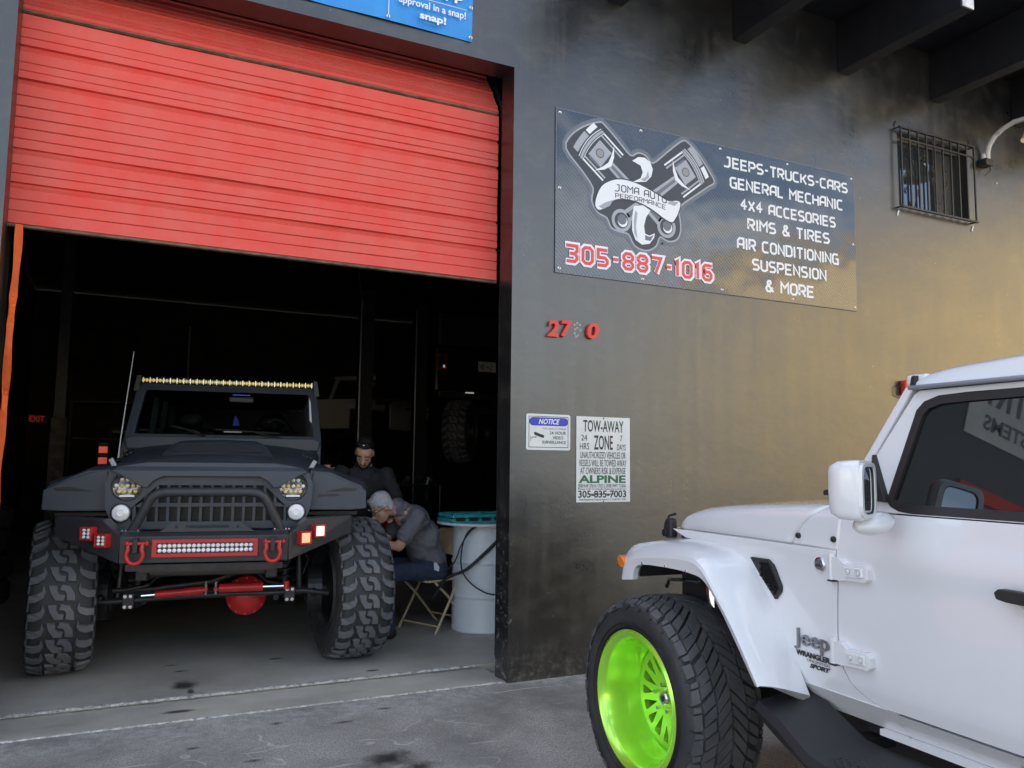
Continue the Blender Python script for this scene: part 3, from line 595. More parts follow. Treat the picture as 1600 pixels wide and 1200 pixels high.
# window bars
GR=thing('window_grille','black wrought iron grille with scrolls over the small high window','grille',(4.51,0,3.85))
gx0,gx1,gz0,gz1=3.975,5.04,3.852,4.612; gy=-.055
for z in (gz0,gz1): M().box(gx0-.01,gx1+.015,gy-.012,gy+.012,z-.008,z+.008).build('rail','iron',GR)
M().box(gx0,gx1,gy-.006,gy+.006,gz1-.115,gz1-.100).build('rail','iron',GR)
for i in range(10):
    x=gx0+.008+(gx1-gx0-.016)*i/9; M().box(x-.007,x+.007,gy-.007,gy+.007,gz0+.008,gz1-.008).build('bar','iron',GR)
for z in (gz0,gz1):
    for x in (gx0,gx1): M().tube([(x,gy,z),(x-.012,-.002,z)],.008,6).build('bracket','iron',GR); M().bx((x,-.004,z+(.05 if z>4 else -.05)),(.015,.006,.06),Matrix.Rotation(.4,3,'Y')).build('fixing','signw' if z<4 else 'iron',GR)
def scroll(cx,cz,r,sg,up_):
    P=[]
    for i in range(22):
        a=i/21*1.6*2*pi; rr=r*(1-.75*i/21); P.append((cx+sg*rr*sin(a),gy,cz+up_*rr*cos(a)))
    return P
cx=gx0+(gx1-gx0)*.5
for sg in (-1,1):
    for z,u in ((gz1-.06,-1),(gz0+.05,1)): M().tube(scroll(cx+sg*.055,z,.032,sg,u),.0045,6).build('scroll','iron',GR)
    for u in (-1,1): M().tube(scroll(cx+sg*.085,4.22+u*.055,.034,sg,u),.0045,6).build('scroll','iron',GR)
    M().tube([(cx+sg*.01,gy,gz1-.12),(cx+sg*.05,gy,4.36),(cx+sg*.068,gy,4.25)],.0045,6).build('scroll','iron',GR); M().tube([(cx+sg*.01,gy,gz0+.1),(cx+sg*.05,gy,4.08),(cx+sg*.068,gy,4.18)],.0045,6).build('scroll','iron',GR)
# gooseneck lamp
GL_=thing('wall_lamp','white gooseneck outdoor lamp with cream shade right of the barred window','lamp',(5.24,0,4.45))
M().box(5.17,5.29,-.09,-.001,4.455,4.52).build('junction_box','blk',GL_,bevel=.006); M().ell((5.18,-.06,4.545),(.02,.02,.028)).build('connector','pipe',GL_)
M().tube([(5.255,-.05,4.50),(5.255,-.052,4.60),(5.255,-.075,4.67),(5.255,-.13,4.735),(5.255,-.22,4.785),(5.255,-.33,4.81),(5.255,-.45,4.80),(5.255,-.53,4.77)],.024,14).build('arm','pipe',GL_,smooth=True,ang=60)
M().lathe([(.03,.0),(.045,-.03),(.10,-.10),(.15,-.22),(.155,-.23),(.14,-.22),(.09,-.1)],(5.255,-.56,4.80),'z',28).build('shade','cream',GL_,smooth=True)
M().tube([(5.27,-.06,4.455),(5.268,-.065,4.41),(5.24,-.06,4.385),(5.20,-.05,4.35)],.005,6).build('wire','blk',GL_)
M().ell((5.45,-.004,4.33),(.012,.01,.012)).build('wall_plug','signw',B)
AL=thing('alarm_strobe','small red alarm box on the wall just above the white jeep windshield','alarm',(3.95,0,2.08))
M().box(3.925,4.02,-.06,-.001,2.105,2.235).build('housing','digit',AL,bevel=.01); M().tube([(3.925,-.03,2.20),(3.86,-.03,2.17),(3.85,-.02,2.10),(3.93,-.01,2.07)],.004,6).build('wire','blk',AL)

# ================================================================== ACROSS THE LOT (seen in reflections)
YBd=thing('yellow_building','sunlit yellow stucco building across the lot','building',(22,-14,0),R(0))
def wallbox(name,mt,par,c,L,dp,h,rz):
    mx=Matrix.Translation(c)@Matrix.Rotation(rz,4,'Z'); return M().box(-L/2,L/2,-dp/2,dp/2,-.05,h,mx).build(name,mt,par)
rz=R(66)
wallbox('wall','yellow',YBd,(4.9,2.1,0),25.5,6,9.6,rz); wallbox('roof','roofg',YBd,(4.9,2.1,9.65),26.1,6.8,.6,rz)
for i in range(6):
    t=-9.5+i*3.6; c=Vector((4.9,2.1,0))+Matrix.Rotation(rz,3,'Z')@Vector((t,3.05,1.4)); f_=wallbox('window','frame',YBd,c,1.6,.1,1.5,rz)
FB=thing('beige_building','low beige warehouse at the far side of the sunny lot','building',(0,-46,0),R(0))
M().box(-40,14,-4,4,-.05,4.6).build('wall','yellow',FB); M().box(-40.3,14.3,-4.3,4.3,4.6,4.9).build('roof','roofg',FB)
for i in range(9): M().box(-36+i*5.4,-33+i*5.4,4.002,4.08,0,3.2).build('door','roofg',FB)
TB=thing('banner','white TUFF COUNTRY suspension banner on the wall left of the doorway','banner',(-4.9,0,3.1))
M().box(-6.3,-3.80,-.012,-.004,3.12,3.95).build('banner_sheet','signw',TB)
text('TUFF COUNTRY','lettering','prm',TB,-6.15,-3.92,3.45,3.83,-.014,.03); text('SUSPENSION SYSTEMS','lettering','prm',TB,-6.0,-4.0,3.22,3.36,-.014,.02)
D2=thing('overhead_door','closed red ribbed garage door of the next bay to the left','garage door',(-5.4,0,0))
for i in range(18): M().plate([(-.002,.02+i*.15),(-.03,.03+i*.15),(-.03,.145+i*.15),(-.002,.155+i*.15)],[],-7.2,-3.85,'x').build('slat','door',D2)

# ================================================================== WHEELS
def rprof(u,Rr,drop): return Rr-drop*abs(u)**4
def tread_mesh(pats,N,Rr,hw,h,drop,inset=.06,jit=0):
    m=M(); 
    for k in range(N):
        for P in pats:
            if jit: ju,jv=random.uniform(-jit,jit)*.5,random.uniform(-jit,jit); P=[(u+ju+random.uniform(-jit,jit)*.45,t+jv+random.uniform(-jit,jit)) for u,t in P]
            cu=sum(p[0] for p in P)/len(P); ct=sum(p[1] for p in P)/len(P); jt=random.uniform(-.0022,.0008)
            top=[];bot=[]
            for u,t in P:
                uu=cu+(u-cu)*(1-inset); tt=ct+(t-ct)*(1-inset)
                for lst,(a,b),dh in ((top,(uu,tt),0),(bot,(u,t),-h)):
                    th=(k+b)/N*2*pi; r=rprof(a,Rr,drop)+dh+(jt if dh==0 else 0); xx=a*hw
                    if abs(a)>.95 and dh<0: xx*=.985
                    lst.append((xx,r*cos(th),r*sin(th)))
            n=len(P); tri=tessellate_polygon([[Vector((p[0],p[1]*.6,0)) for p in P]])
            fs=[tuple(t) for t in tri]+[(i,(i+1)%n,(i+1)%n+n,i+n) for i in range(n)]
            m.add(top+bot,fs)
    return m
MUD=[[(-.44,.10),(-.36,.52),(-.20,.93),(.06,.96),(.10,.66),(-.08,.60),(-.16,.44),(-.16,.12)],
     [(.40,.98),(.38,.56),(.22,.15),(-.04,.08),(-.10,.36),(.08,.42),(.14,.58),(.14,.94)],
     [(.50,.00),(.56,.30),(.80,.42),(1.02,.44),(1.02,.86),(.78,.84),(.56,.66),(.46,.40)],
     [(-.56,.05),(-.60,.40),(-.80,.56),(-1.02,.60),(-1.02,1.02),(-.80,.98),(-.56,.78),(-.48,.45)],
     [(1.0,-.04),(1.045,-.04),(1.045,.30),(1.0,.30)],[(-1.0,.12),(-1.045,.12),(-1.045,.46),(-1.0,.46)]]
CHEV=[]
for _s,_o in ((-1,0),(1,.26)):
    for _k in (0,.5):
        _t=_o+_k
        CHEV+= [[(_s*.03,_t),(_s*.03,_t+.43),(_s*.44,_t+1.10),(_s*.44,_t+.66)],[(_s*.485,_t+.74),(_s*.485,_t+1.17),(_s*.80,_t+1.50),(_s*.80,_t+1.06)]]
    CHEV+= [[(_s*.845,_o+1.0),(_s*.845,_o+1.60),(_s*1.05,_o+1.68),(_s*1.05,_o+1.06)],[(_s*.845,_o+1.68),(_s*.845,_o+1.92),(_s*1.02,_o+1.98),(_s*1.02,_o+1.74)]]
def tyre_body(Rr,hw,rim,drop):
    pr=[(rim,-hw*.86),(rim+.02,-hw*.96),(rim+(Rr-rim)*.35,-hw*1.08),(rim+(Rr-rim)*.62,-hw*1.09),(Rr-drop-.02,-hw*1.0)]
    mid=[(rprof(u,Rr,drop)-.018,u*hw) for u in (-.85,-.6,-.3,0,.3,.6,.85)]
    return M().lathe(pr+mid+[(r,-h) for r,h in reversed(pr)],(0,0,0),'x',72)
def sidewall(Rr,hw,rim,N,sg):   # raised ribs on the sidewall
    m=M()
    for k in range(N):
        a=2*pi*k/N; r0=rim+(Rr-rim)*.66; r1=Rr-.03
        b=.35*2*pi/N; P=[(r0,a-b),(r1,a-b*.6),(r1,a+b*.9),(r0,a+b*.4)]
        v=[(sg*(hw*1.03+(.012 if i in(0,3) else -.002)),r*cos(t),r*sin(t)) for i,(r,t) in enumerate(P)]+[(sg*(hw*.97),r*cos(t),r*sin(t)) for r,t in P]
        m.add(v,[(0,1,2,3),(0,4,5,1),(1,5,6,2),(2,6,7,3),(3,7,4,0)])
    for r in (rim+.03,rim+(Rr-rim)*.30): m.lathe([(r-.004,sg*hw*1.0),(r,sg*(hw*1.06+.006)),(r+.004,sg*hw*1.0)],(0,0,0),'x',64)
    return m
def wheel(parent,name,loc,rz,Rr,hw,rim,drop,pats,N,rimmat,side,style,tag_=None):
    """one wheel: rim mesh with tyre, tread and so on beneath; side=+1 outer face towards +x"""
    m=M(); s=side
    if style=='steel':
        m.lathe([(rim+.012,-hw*.88),(rim-.012,-hw*.80),(rim-.03,-hw*.3),(rim-.03,hw*.3),(rim-.012,hw*.8),(rim+.012,hw*.88)],(0,0,0),'x',56)
        m.lathe([(.02,s*hw*.55),(.09,s*hw*.6),(rim-.03,s*hw*.35)],(0,0,0),'x',40); m.lathe([(.01,s*hw*.1),(.13,s*hw*.1),(.135,s*hw*.0),(.135,-s*hw*.1),(.01,-s*hw*.1)],(0,0,0),'x',32)
    else:   # deep dish
        m.lathe([(rim+.016,s*hw*.985),(rim+.020,s*hw*1.06),(rim+.006,s*hw*1.10),(rim-.010,s*hw*1.06),(rim-.024,s*hw*.9),(rim-.040,s*hw*.2),(rim-.056,-s*hw*.16),(rim-.062,-s*hw*.3),(rim-.062,-s*hw*.6)],(0,0,0),'x',96)
    W_=m.build(name,rimmat,parent,smooth=True,ang=40); W_.location=loc; W_.rotation_euler=(random.uniform(0,6) if style=='steel' else .1,0,0)
    W_.rotation_mode='ZXY' if 0 else 'XYZ'
    W_.rotation_euler=(.3,0,rz) 
    tyre_body(Rr,hw,rim,drop).build('tyre','rub',W_,smooth=True,ang=50)
    tread_mesh(pats,N,Rr,hw,.018,drop,.06 if style=='steel' else .08,.012 if style=='steel' else .045).build('tread','tread' if style=='steel' else 'tread2',W_)
    for q in (-1,1): sidewall(Rr,hw,rim,N,q).build('sidewall_rib','rub',W_)
    return W_
# ================================================================== BLACK LIFTED JEEP
BJ=thing('lifted_offroader','matte blue-black lifted off-roader facing out of the garage on huge mud tyres','off-road vehicle',(-1.751,1.263,.010),R(-10))
WH=.925
JS=lambda x0,x1:(x0,x1)
# frame and cab
fr=M(); 
for x in (-.40,.40): fr.box(x-.04,x+.04,-.55,3.2,.66,.80)
fr.box(-.40,.40,-.5,-.42,.68,.82); fr.box(-.4,.4,.5,.62,.66,.74); fr.build('chassis_frame','blk',BJ,bevel=.01,seg=1)
M().box(-.55,.55,-.38,.6,.80,1.02).build('engine_bay','blk',BJ)
M().plate([(.70,.82),(3.3,.82),(3.3,1.60),(.74,1.60)],[],-.765,-.72,'x').build('side_panel','jeepb',BJ,bevel=.01); M().plate([(.70,.82),(3.3,.82),(3.3,1.60),(.74,1.60)],[],.72,.765,'x').build('side_panel','jeepb',BJ,bevel=.01)
M().box(-.72,.72,.70,3.3,.80,.86).build('floor_pan','blk',BJ); M().box(-.72,.72,3.25,3.3,.86,2.0).build('rear_panel','blk',BJ)
M().plate([(-.70,2.02),(.70,2.02),(.68,2.085),(.60,2.10),(-.60,2.10),(-.68,2.085)],[],1.0,3.3,'y').build('roof','jeepb',BJ,smooth=True)
for s in (-1,1):
    for y in (.98,1.95,2.6,3.22): M().bx((s*.715,y+.03,1.81),(.05,.09,.46),Matrix.Rotation(-s*.10,3,'Y')).build('window_pillar','jeepb',BJ)
def shear(x,y,z): return (x,y+(z-1.60)*.52,z)
wf=M().plate([(-.765,1.575),(.765,1.575),(.76,1.66),(.722,2.03),(.70,2.055),(-.70,2.055),(-.722,2.03),(-.76,1.66)],[[(-.695,1.645),(.695,1.645),(.655,2.0),(.64,2.012),(-.64,2.012),(-.655,2.0)]],.735,.79,'y',shear).build('windshield_frame','jeepb',BJ,bevel=.008)
M().plate([(-.694,1.646),(.694,1.646),(.64,2.011),(-.64,2.011)],[],.762,.768,'y',shear).build('windshield','wglass',BJ)
M().plate([(-.66,1.648),(-.72,1.70),(-.69,1.99),(-.655,1.99)],[],.726,.734,'y',shear).build('frame_edge','bright',wf) if 0 else None
M().box(-.70,.70,.80,.98,1.50,1.63).build('dashboard','blk',BJ,bevel=.02)
for x in (-.36,.36): M().box(x-.23,x+.23,1.55,1.7,1.1,1.72).build('seat','blk',BJ,bevel=.05,seg=3); M().ell((x,1.62,1.80),(.12,.06,.09)).build('headrest','blk',BJ,smooth=True)
M().lathe([(.165,-.014),(.18,0),(.165,.014),(.15,0),(.165,-.014)],(0,0,0),'y',28).xf(Matrix.Translation((.36,1.12,1.66))@Matrix.Rotation(R(-25),4,'X')).build('steering_wheel','blk',BJ,smooth=True)
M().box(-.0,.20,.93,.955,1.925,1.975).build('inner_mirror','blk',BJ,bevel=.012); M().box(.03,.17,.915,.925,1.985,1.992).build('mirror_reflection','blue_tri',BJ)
M().plate([(.04,1.73),(.095,1.73),(.087,1.765),(.058,1.815)],[],.90,.905,'y').build('air_freshener','blue_tri',BJ)
M().box(-.02,.12,.785,.80,1.668,1.676).build('permit_strip','prw',BJ)
# hood
rings=[]
for y,w_,zc,ze in ((-.475,.60,1.402,1.366),(-.44,.615,1.432,1.378),(-.30,.64,1.458,1.396),(0,.675,1.490,1.428),(.3,.705,1.522,1.460),(.6,.735,1.56,1.50),(.71,.745,1.575,1.515)):
    sd=.035 if y<-.35 else .12; ring=[(-w_,y,ze-sd),(-w_,y,ze-.03),(-w_+.012,y,ze-.01)]
    for k in range(11):
        t=-1+k*.2; x=t*(w_-.03); ring.append((x,y,zc-(zc-ze)*abs(t)**2.6))
    ring+=[(w_-.012,y,ze-.01),(w_,y,ze-.03),(w_,y,ze-sd)]; rings.append(ring)
M().loft(rings).build('hood','jeepb',BJ,smooth=True,ang=50)
sp=[]
for y,wb,z in ((-.12,.40,1.452),(-.06,.385,1.480),(.03,.33,1.556),(.10,.30,1.575),(.45,.28,1.590),(.62,.28,1.585)):
    sp.append([(-wb-.03,y,z-.07),(-wb,y,z-.012),(-wb+.03,y,z),(0,y,z+.008),(wb-.03,y,z),(wb,y,z-.012),(wb+.03,y,z-.07)])
M().loft(sp).build('hood_scoop','jeepb',BJ,smooth=True,ang=30)
M().plate([(-.31,1.500),(.31,1.500),(.28,1.552),(-.28,1.552)],[],0,.006,'y',lambda x,y,z:(x,y-.068+(z-1.48)*1.05-.004,z)).build('scoop_mesh','bumper',BJ)
for s in (-1,1):
    for k in range(3): M().bx((s*(.60+k*.028),.12+k*.02,1.485-k*.012),(.012,.12,.012),Matrix.Rotation(s*.2,3,'Y')).build('hood_louver','blk',BJ)
    M().bx((s*.655,-.22,1.40),(.035,.05,.10),Matrix.Rotation(s*.5,3,'Y')).build('hood_latch','steel2',BJ,bevel=.008); M().bx((s*.672,-.25,1.36),(.03,.03,.05)).build('latch_hook','blk',BJ)
M().plate([(-.74,1.52),(.74,1.52),(.755,1.60),(.70,1.625),(-.70,1.625),(-.755,1.60)],[],.712,.80,'y').build('cowl','jeepb',BJ,bevel=.01)
# wipers
for x0,x1,z0,z1 in ((-.42,-.20,1.70,1.655),(.42,-.08,1.655,1.685)):
    M().tube([(x0 if x0<0 else x0,.74,z0+.01),(x1,.735,z1+.005)],.007,6).build('wiper','blk',BJ)
M().tube([(.20,.735,1.68),(.44,.72,1.62)],.008,6).build('wiper_arm','steel',BJ); M().tube([(-.30,.735,1.68),(-.16,.72,1.63)],.008,6).build('wiper_arm','steel',BJ)
# grille shell
GO=[(-.50,.985),(.50,.985),(.60,1.02),(.645,1.12),(.655,1.28),(.63,1.36),(.50,1.385),(-.50,1.385),(-.63,1.36),(-.655,1.28),(-.645,1.12),(-.60,1.02)]
hole=[(-.49,1.035),(.49,1.035),(.505,1.11),(.335,1.272),(-.335,1.272),(-.505,1.11)]
hl=[[(s*.525+.098*cos(a),1.262+.098*sin(a)) for a in [2*pi*i/24 for i in range(24)]] for s in (-1,1)]
CUT=[(.39,1.385),(.39,1.262),(.44,1.19),(.55,1.10),(.55,.985)]
GP=M().plate([(-.55,.985)]+[(x,z) for x,z in reversed(CUT)]+[(-x,z) for x,z in CUT[:-1]],[hole],-.49,-.42,'y').build('grille_shell','jeepb',BJ)
for s in (-1,1):
    side=[(s*x,z) for x,z in [(.39,1.385),(.50,1.385),(.63,1.36),(.655,1.28),(.645,1.12),(.60,1.02),(.55,.985),(.55,1.10),(.44,1.19),(.39,1.262)]]
    M().plate(side,[hl[0 if s<0 else 1]],-.49,-.42,'y').build('grille_cheek','jeepb',BJ)
M().box(-.56,.56,-.40,-.39,1.0,1.34).build('radiator','blk',BJ)
for k in range(15):
    x=-.476+k*.068; top=1.275 if abs(x)<.34 else 1.275-(abs(x)-.335)*.95
    M().box(x-.011,x+.011,-.478,-.425,1.03,top).build('grille_slat','jeepb',GP,bevel=.003,seg=1)
M().plate([(-.47,1.13),(.47,1.13),(.44,1.155),(-.44,1.155)],[],-.484,-.46,'y').build('grille_crossbar','jeepb',GP)
brow=[(-.30,1.330),(.30,1.330),(.36,1.300),(.395,1.255),(.43,1.262),(.555,1.335),(.62,1.366),(.57,1.396),(.40,1.424),(-.40,1.424),(-.57,1.396),(-.62,1.366),(-.555,1.335),(-.43,1.262),(-.395,1.255),(-.36,1.300)]
M().plate(brow,[],-.535,-.48,'y',lambda x,y,z:(x,y+(.03 if z>1.37 else 0),z)).build('grille_brow','jeepb',BJ,bevel=.006)
for s in (-1,1):
    c=(s*.525,-.455,1.262); h_=M().lathe([(.10,.03),(.102,-.02),(.092,-.026),(.09,-.01)],c,'y',32).build('headlight','chrome',BJ,smooth=True)
    M().lathe([(.089,.0),(.06,.02),(.001,.03)],c,'y',28).build('reflector','darkchrome',h_)
    for i in range(5):
        for j,(zz,n) in enumerate(((.045,3),(.005,5),(-.032,4))):
            if i<n: M().ell((c[0]+(i-(n-1)/2)*.033,c[1]-.004,c[2]+zz),(.014,.01,.014),10,6).build('led_bulb','ledy' if (j==2 or i%2==j%2==1) else 'ledw',h_,smooth=True)
    M().bx((c[0],c[1]-.006,c[2]-.062),(.09,.01,.012)).build('trim','ledw',h_)
    f_=M().lathe([(.064,.02),(.064,-.015),(.056,-.02)],(s*.55,-.485,1.092),'y',28).build('fog_light','blk',BJ,smooth=True)
    M().lathe([(.056,-.012),(.05,-.022),(.02,-.03),(.018,-.026),(.001,-.026)],(s*.55,-.485,1.092),'y',28).build('lens','ledw',f_,smooth=True)
M().tube([(-.625,-.50,1.368),(-.58,-.506,1.402),(-.40,-.508,1.430),(0,-.508,1.437),(.40,-.508,1.430),(.58,-.506,1.402),(.625,-.50,1.368)],.0045,6).build('hood_seam','blk',BJ)
# bumper
for s in (-1,1):
    BP=M()
    F0=[(s*.50,-.785,.965),(s*.62,-.70,1.062),(s*.925,-.52,1.068),(s*.925,-.50,.950),(s*.505,-.775,.800)]
    Bk=[(x*.97,y+.16,z) for x,y,z in F0]; n=5
    BP.add(F0+Bk,[(0,1,2,3,4),(9,8,7,6,5)]+[(i,(i+1)%n,(i+1)%n+n,i+n) for i in range(n)])
    BP.build('bumper_wing','bumper',BJ,bevel=.004)
bm_=M().plate([(-.785,.965),(-.775,.800),(-.60,.78),(-.60,.972),(-.70,.985)],[],-.50,.50,'x').build('bumper','bumper',BJ,bevel=.004)
M().box(-.47,.47,-.72,-.55,.745,.785).build('skid_plate','steel',BJ)
M().plate([(-.29,.985),(-.27,.995),(-.20,1.045),(.20,1.045),(.27,.995),(.29,.985)],[[(-.125,1.008),(.125,1.008),(.135,1.018),(.125,1.028),(-.125,1.028),(-.135,1.018)],disc((-.185,1.018),.010,10),disc((.185,1.018),.010,10)],-.715,-.703,'y').build('winch_plate','bumper',BJ)
M().box(-.45,.45,-.71,-.60,.972,.982).build('bumper_top','bumper',BJ)
hp=[(-.46,-.66,.965),(-.445,-.67,1.0),(-.36,-.70,1.17),(-.34,-.705,1.205),(-.30,-.71,1.228),(-.25,-.71,1.235),(.25,-.71,1.235),(.30,-.71,1.228),(.34,-.705,1.205),(.36,-.70,1.17),(.445,-.67,1.0),(.46,-.66,.965)]
M().tube(hp,.030,14).build('bull_hoop','bumper',BJ,smooth=True,ang=60)
for s in (-1,1): 
    M().box(s*.46-.06,s*.46+.06,-.70,-.62,.984,.992).build('hoop_foot','bumper',BJ)
    for dx in (-.045,-.025,.025,.045): M().cyl((s*.46+dx,-.69,.992),(s*.46+dx,-.69,1.0),.006,8).build('bolt','bright',BJ)
# led strip in the bumper
Lb=M().plate([(-.315,.835),(.315,.835),(.315,.945),(-.315,.945)],[[(-.285,.858),(.285,.858),(.285,.922),(-.285,.922)]],-.800,-.76,'y').build('light_strip','red',BJ,bevel=.003)
M().box(-.284,.284,-.775,-.765,.859,.921).build('backplate','chrome',Lb)
lm=M()
for j in range(2):
    for i in range(20): lm.ell((-.271+i*.0285,-.782,.875+j*.030),(.0132,.008,.0132),10,6)
stuff(lm.build('led_bulbs','ledw',Lb,smooth=True))
for (x,y,z,mt) in ((-.695,-.70,.980,'ledw'),(-.603,-.745,.940,'ledw'),(.603,-.745,.940,'led_amber_on'),(.695,-.70,.980,'led_white_on')):
    s=1 if x>0 else -1
    if mt not in MT:
        MT['led_amber_on']=mat('lit_amber_led',(.8,.4,.2),.3,emit=(1,.42,.22),es=.28); MT['led_white_on']=mat('lit_white_led',(.8,.75,.75),.3,emit=(1,.86,.86),es=.33)
    rot=Matrix.Rotation(s*.52,4,'Z'); mx=Matrix.Translation((x,y,z))@rot
    c_=M().plate([(-.042,-.042),(.042,-.042),(.042,.042),(-.042,.042)],[[(-.032,-.032),(.032,-.032),(.032,.032),(-.032,.032)]],-.025,.03,'y').xf(mx).build('cube_light','red',BJ,bevel=.004)
    if mt=='ledw':
        M().box(-.032,.032,-.012,-.008,-.032,.032,mx).build('backplate','steel',c_)
        for i in (-1,1):
            for j in (-1,0,1): M().ell((i*.016,-.016,j*.021),(.013,.008,.0105),10,6).xf(mx).build('led_bulb',mt,c_,smooth=True)
    else: M().box(-.0315,.0315,-.020,-.008,-.0315,.0315,mx).build('lens',mt,c_,bevel=.004)
# shackles
for s in (-1,1):
    x=s*.405; M().box(x-.016,x+.016,-.84,-.775,.865,.955).build('tow_tab','blk',BJ,bevel=.006)
    P=[(x-.042,-.825,.925)]+[(x+.047*sin(a)*(1 if abs(a)<9 else 1),-.835,.855-.052*cos(a)) for a in [-2.2+4.4*i/14 for i in range(15)]]+[(x+.042,-.825,.925)]
    sh=M().tube(P,.0135,10).build('tow_shackle','red',BJ,smooth=True,ang=60); M().cyl((x-.058,-.825,.925),(x+.064,-.825,.925),.012,10).build('pin','red',sh,smooth=True)
    M().ell((x+.066,-.825,.925),(.012,.018,.018)).build('pin_head','red',sh,smooth=True); M().ell((x-.045,-.825,.925),(.014,.02,.022)).build('pin_eye','red',sh,smooth=True)
# fender flares
for s in (-1,1):
    rings=[]
    for y,w0,z0,zi,zb in ((-.40,.94,1.262,1.372,1.12),(-.375,1.02,1.268,1.385,1.105),(-.25,1.055,1.285,1.395,1.10),(.1,1.06,1.305,1.41,1.12),(.45,1.05,1.29,1.42,1.10),(.72,1.02,1.20,1.30,.98),(.86,1.00,1.06,1.12,.90)):
        rings.append([(s*.64,y,zi),(s*.78,y,zi-.012),(s*.92,y,z0+.035),(s*(w0-.02),y,z0),(s*w0,y,z0-.03),(s*(w0-.012),y,zb),(s*(w0-.03),y,zb-.004),(s*(w0-.04),y,z0-.05),(s*.88,y,zb+.10),(s*.64,y,zb+.12)])
    fl_=M().loft(rings).build('fender_flare','jeepb',BJ,smooth=True,ang=28)
    M().plate([(s*.645,1.10),(s*.93,1.10),(s*1.035,1.11),(s*1.03,1.235),(s*.93,1.285),(s*.78,1.345),(s*.66,1.372),(s*.645,1.30)],[],-.412,-.385,'y').build('flare_front','jeepb',fl_,bevel=.006)
    M().plate([(s*.74,1.225),(s*.95,1.232),(s*.97,1.250),(s*.88,1.258),(s*.78,1.238)],[],-.4155,-.411,'y').build('flare_slot','blk',fl_)
    M().plate([(s*.70,1.190),(s*.86,1.20),(s*.82,1.214),(s*.70,1.206)],[],-.4155,-.411,'y').build('flare_slot','blk',fl_) if s>0 else None
    M().box(s*.62,s*.98,-.30,.6,1.06,1.085).build('inner_liner','blk',fl_)
# running gear
AX=M().cyl((-.80,0,.50),(.80,0,.50),.045,18); AX.build('front_axle','blk',BJ,smooth=True)
rg=[]
dm=M().ell((.235,.02,.495),(.155,.15,.150),24,14).build('axle_housing','blk',BJ,smooth=True)
cv=[]; 
M().lathe([(.130,.0),(.138,-.02),(.128,-.035),(.095,-.075),(.05,-.095),(.001,-.10)],(.235,-.11,.485),'y',28).build('diff_cover','red',dm,smooth=True,ang=30)
for i in range(12):
    a=2*pi*i/12; M().cyl((.235+.122*cos(a),-.135,.485+.122*sin(a)),(.235+.122*cos(a),-.155,.485+.122*sin(a)),.009,6).build('bolt','red',dm)
M().tube([(-.80,-.27,.505),(-.66,-.28,.492),(-.3,-.29,.510),(.1,-.29,.524),(.45,-.28,.522),(.62,-.27,.530),(.80,-.24,.50)],.017,10).build('tie_rod','blk',BJ,smooth=True)
M().tube([(-.62,-.20,.555),(-.40,-.22,.560),(.0,-.22,.60),(.18,-.2,.66)],.016,10).build('drag_link','blk',BJ,smooth=True)
M().tube([(-.55,-.05,.60),(.30,.05,.70)],.015,8).build('track_bar','steel',BJ)
for x0,x1,z0,z1,r in ((-.335,-.155,.545,.556,.024),(-.155,-.035,.556,.565,.028),(.065,.35,.575,.577,.030)): M().cyl((x0,-.36,z0),(x1,-.36,z1),r,16).build('stabilizer','red',BJ,smooth=True)
M().cyl((.35,-.36,.577),(.50,-.36,.578),.010,10).build('piston_rod','chrome',BJ,smooth=True); M().cyl((-.42,-.36,.54),(-.335,-.36,.545),.010,10).build('piston_rod','chrome',BJ,smooth=True)
M().cyl((.505,-.36,.555),(.505,-.36,.61),.021,12).build('stabilizer_end','red',BJ,smooth=True)
for x in (-.02,.045): 
    M().cyl((x,-.36,.535),(x,-.36,.62),.010,8).build('u_bolt','bright',BJ); M().box(x-.014,x+.014,-.39,-.33,.56,.585).build('clamp','red',BJ,bevel=.003)
for x,z in ((-.505,.50),(.53,.515)):
    M().box(x-.035,x+.035,-.325,-.31,z-.05,z+.05).build('clamp_plate','blk',BJ,bevel=.004)
    for dx in (-.017,.017):
        for dz in (-.034,.034): M().cyl((x+dx,-.325,z+dz),(x+dx,-.338,z+dz),.011,8).build('bolt','bright',BJ)
for s in (-1,1):
    P=[]; 
    for i in range(81): a=i/80*5*2*pi; P.append((s*.50+.062*cos(a),.02+.062*sin(a),.56+.25*i/80))
    M().tube(P,.010,8).build('coil_spring','steel',BJ,smooth=True,ang=60); M().cyl((s*.50,.02,.56),(s*.50,.02,.84),.03,12).build('shock','steel',BJ,smooth=True)
    M().cyl((s*.60,-.14,.50),(s*.585,-.10,.84),.020,10).build('shock','steel',BJ,smooth=True)
    M().ell((s*.70,0,.50),(.07,.12,.14)).build('knuckle','blk',BJ,smooth=True); M().ell((s*.70,-.16,.50),(.03,.05,.03)).build('ball_joint','steel',BJ,smooth=True)
    M().tube([(s*.44,-.10,.46),(s*.42,1.0,.62)],.022,10).build('control_arm','blk',BJ); M().tube([(s*.62,-.12,.62),(s*.66,-.1,.72),(s*.60,-.05,.84)],.007,6).build('brake_line','steel',BJ)
    M().cyl((s*.66,0,.50),(s*.76,0,.50),.17,28).build('brake_disc','steel',BJ)
    M().tube([(s*.30,-.45,.70),(s*.38,-.30,.60),(s*.52,-.28,.57)],.010,6).build('sway_link','steel',BJ)
M().tube([(-.52,-.50,.78),(-.5,-.46,.73),(.5,-.46,.73),(.52,-.50,.78)],.014,8).build('sway_bar','steel',BJ)
M().box(-.42,.42,-.56,-.50,.715,.735).build('cross_member','frame',BJ)
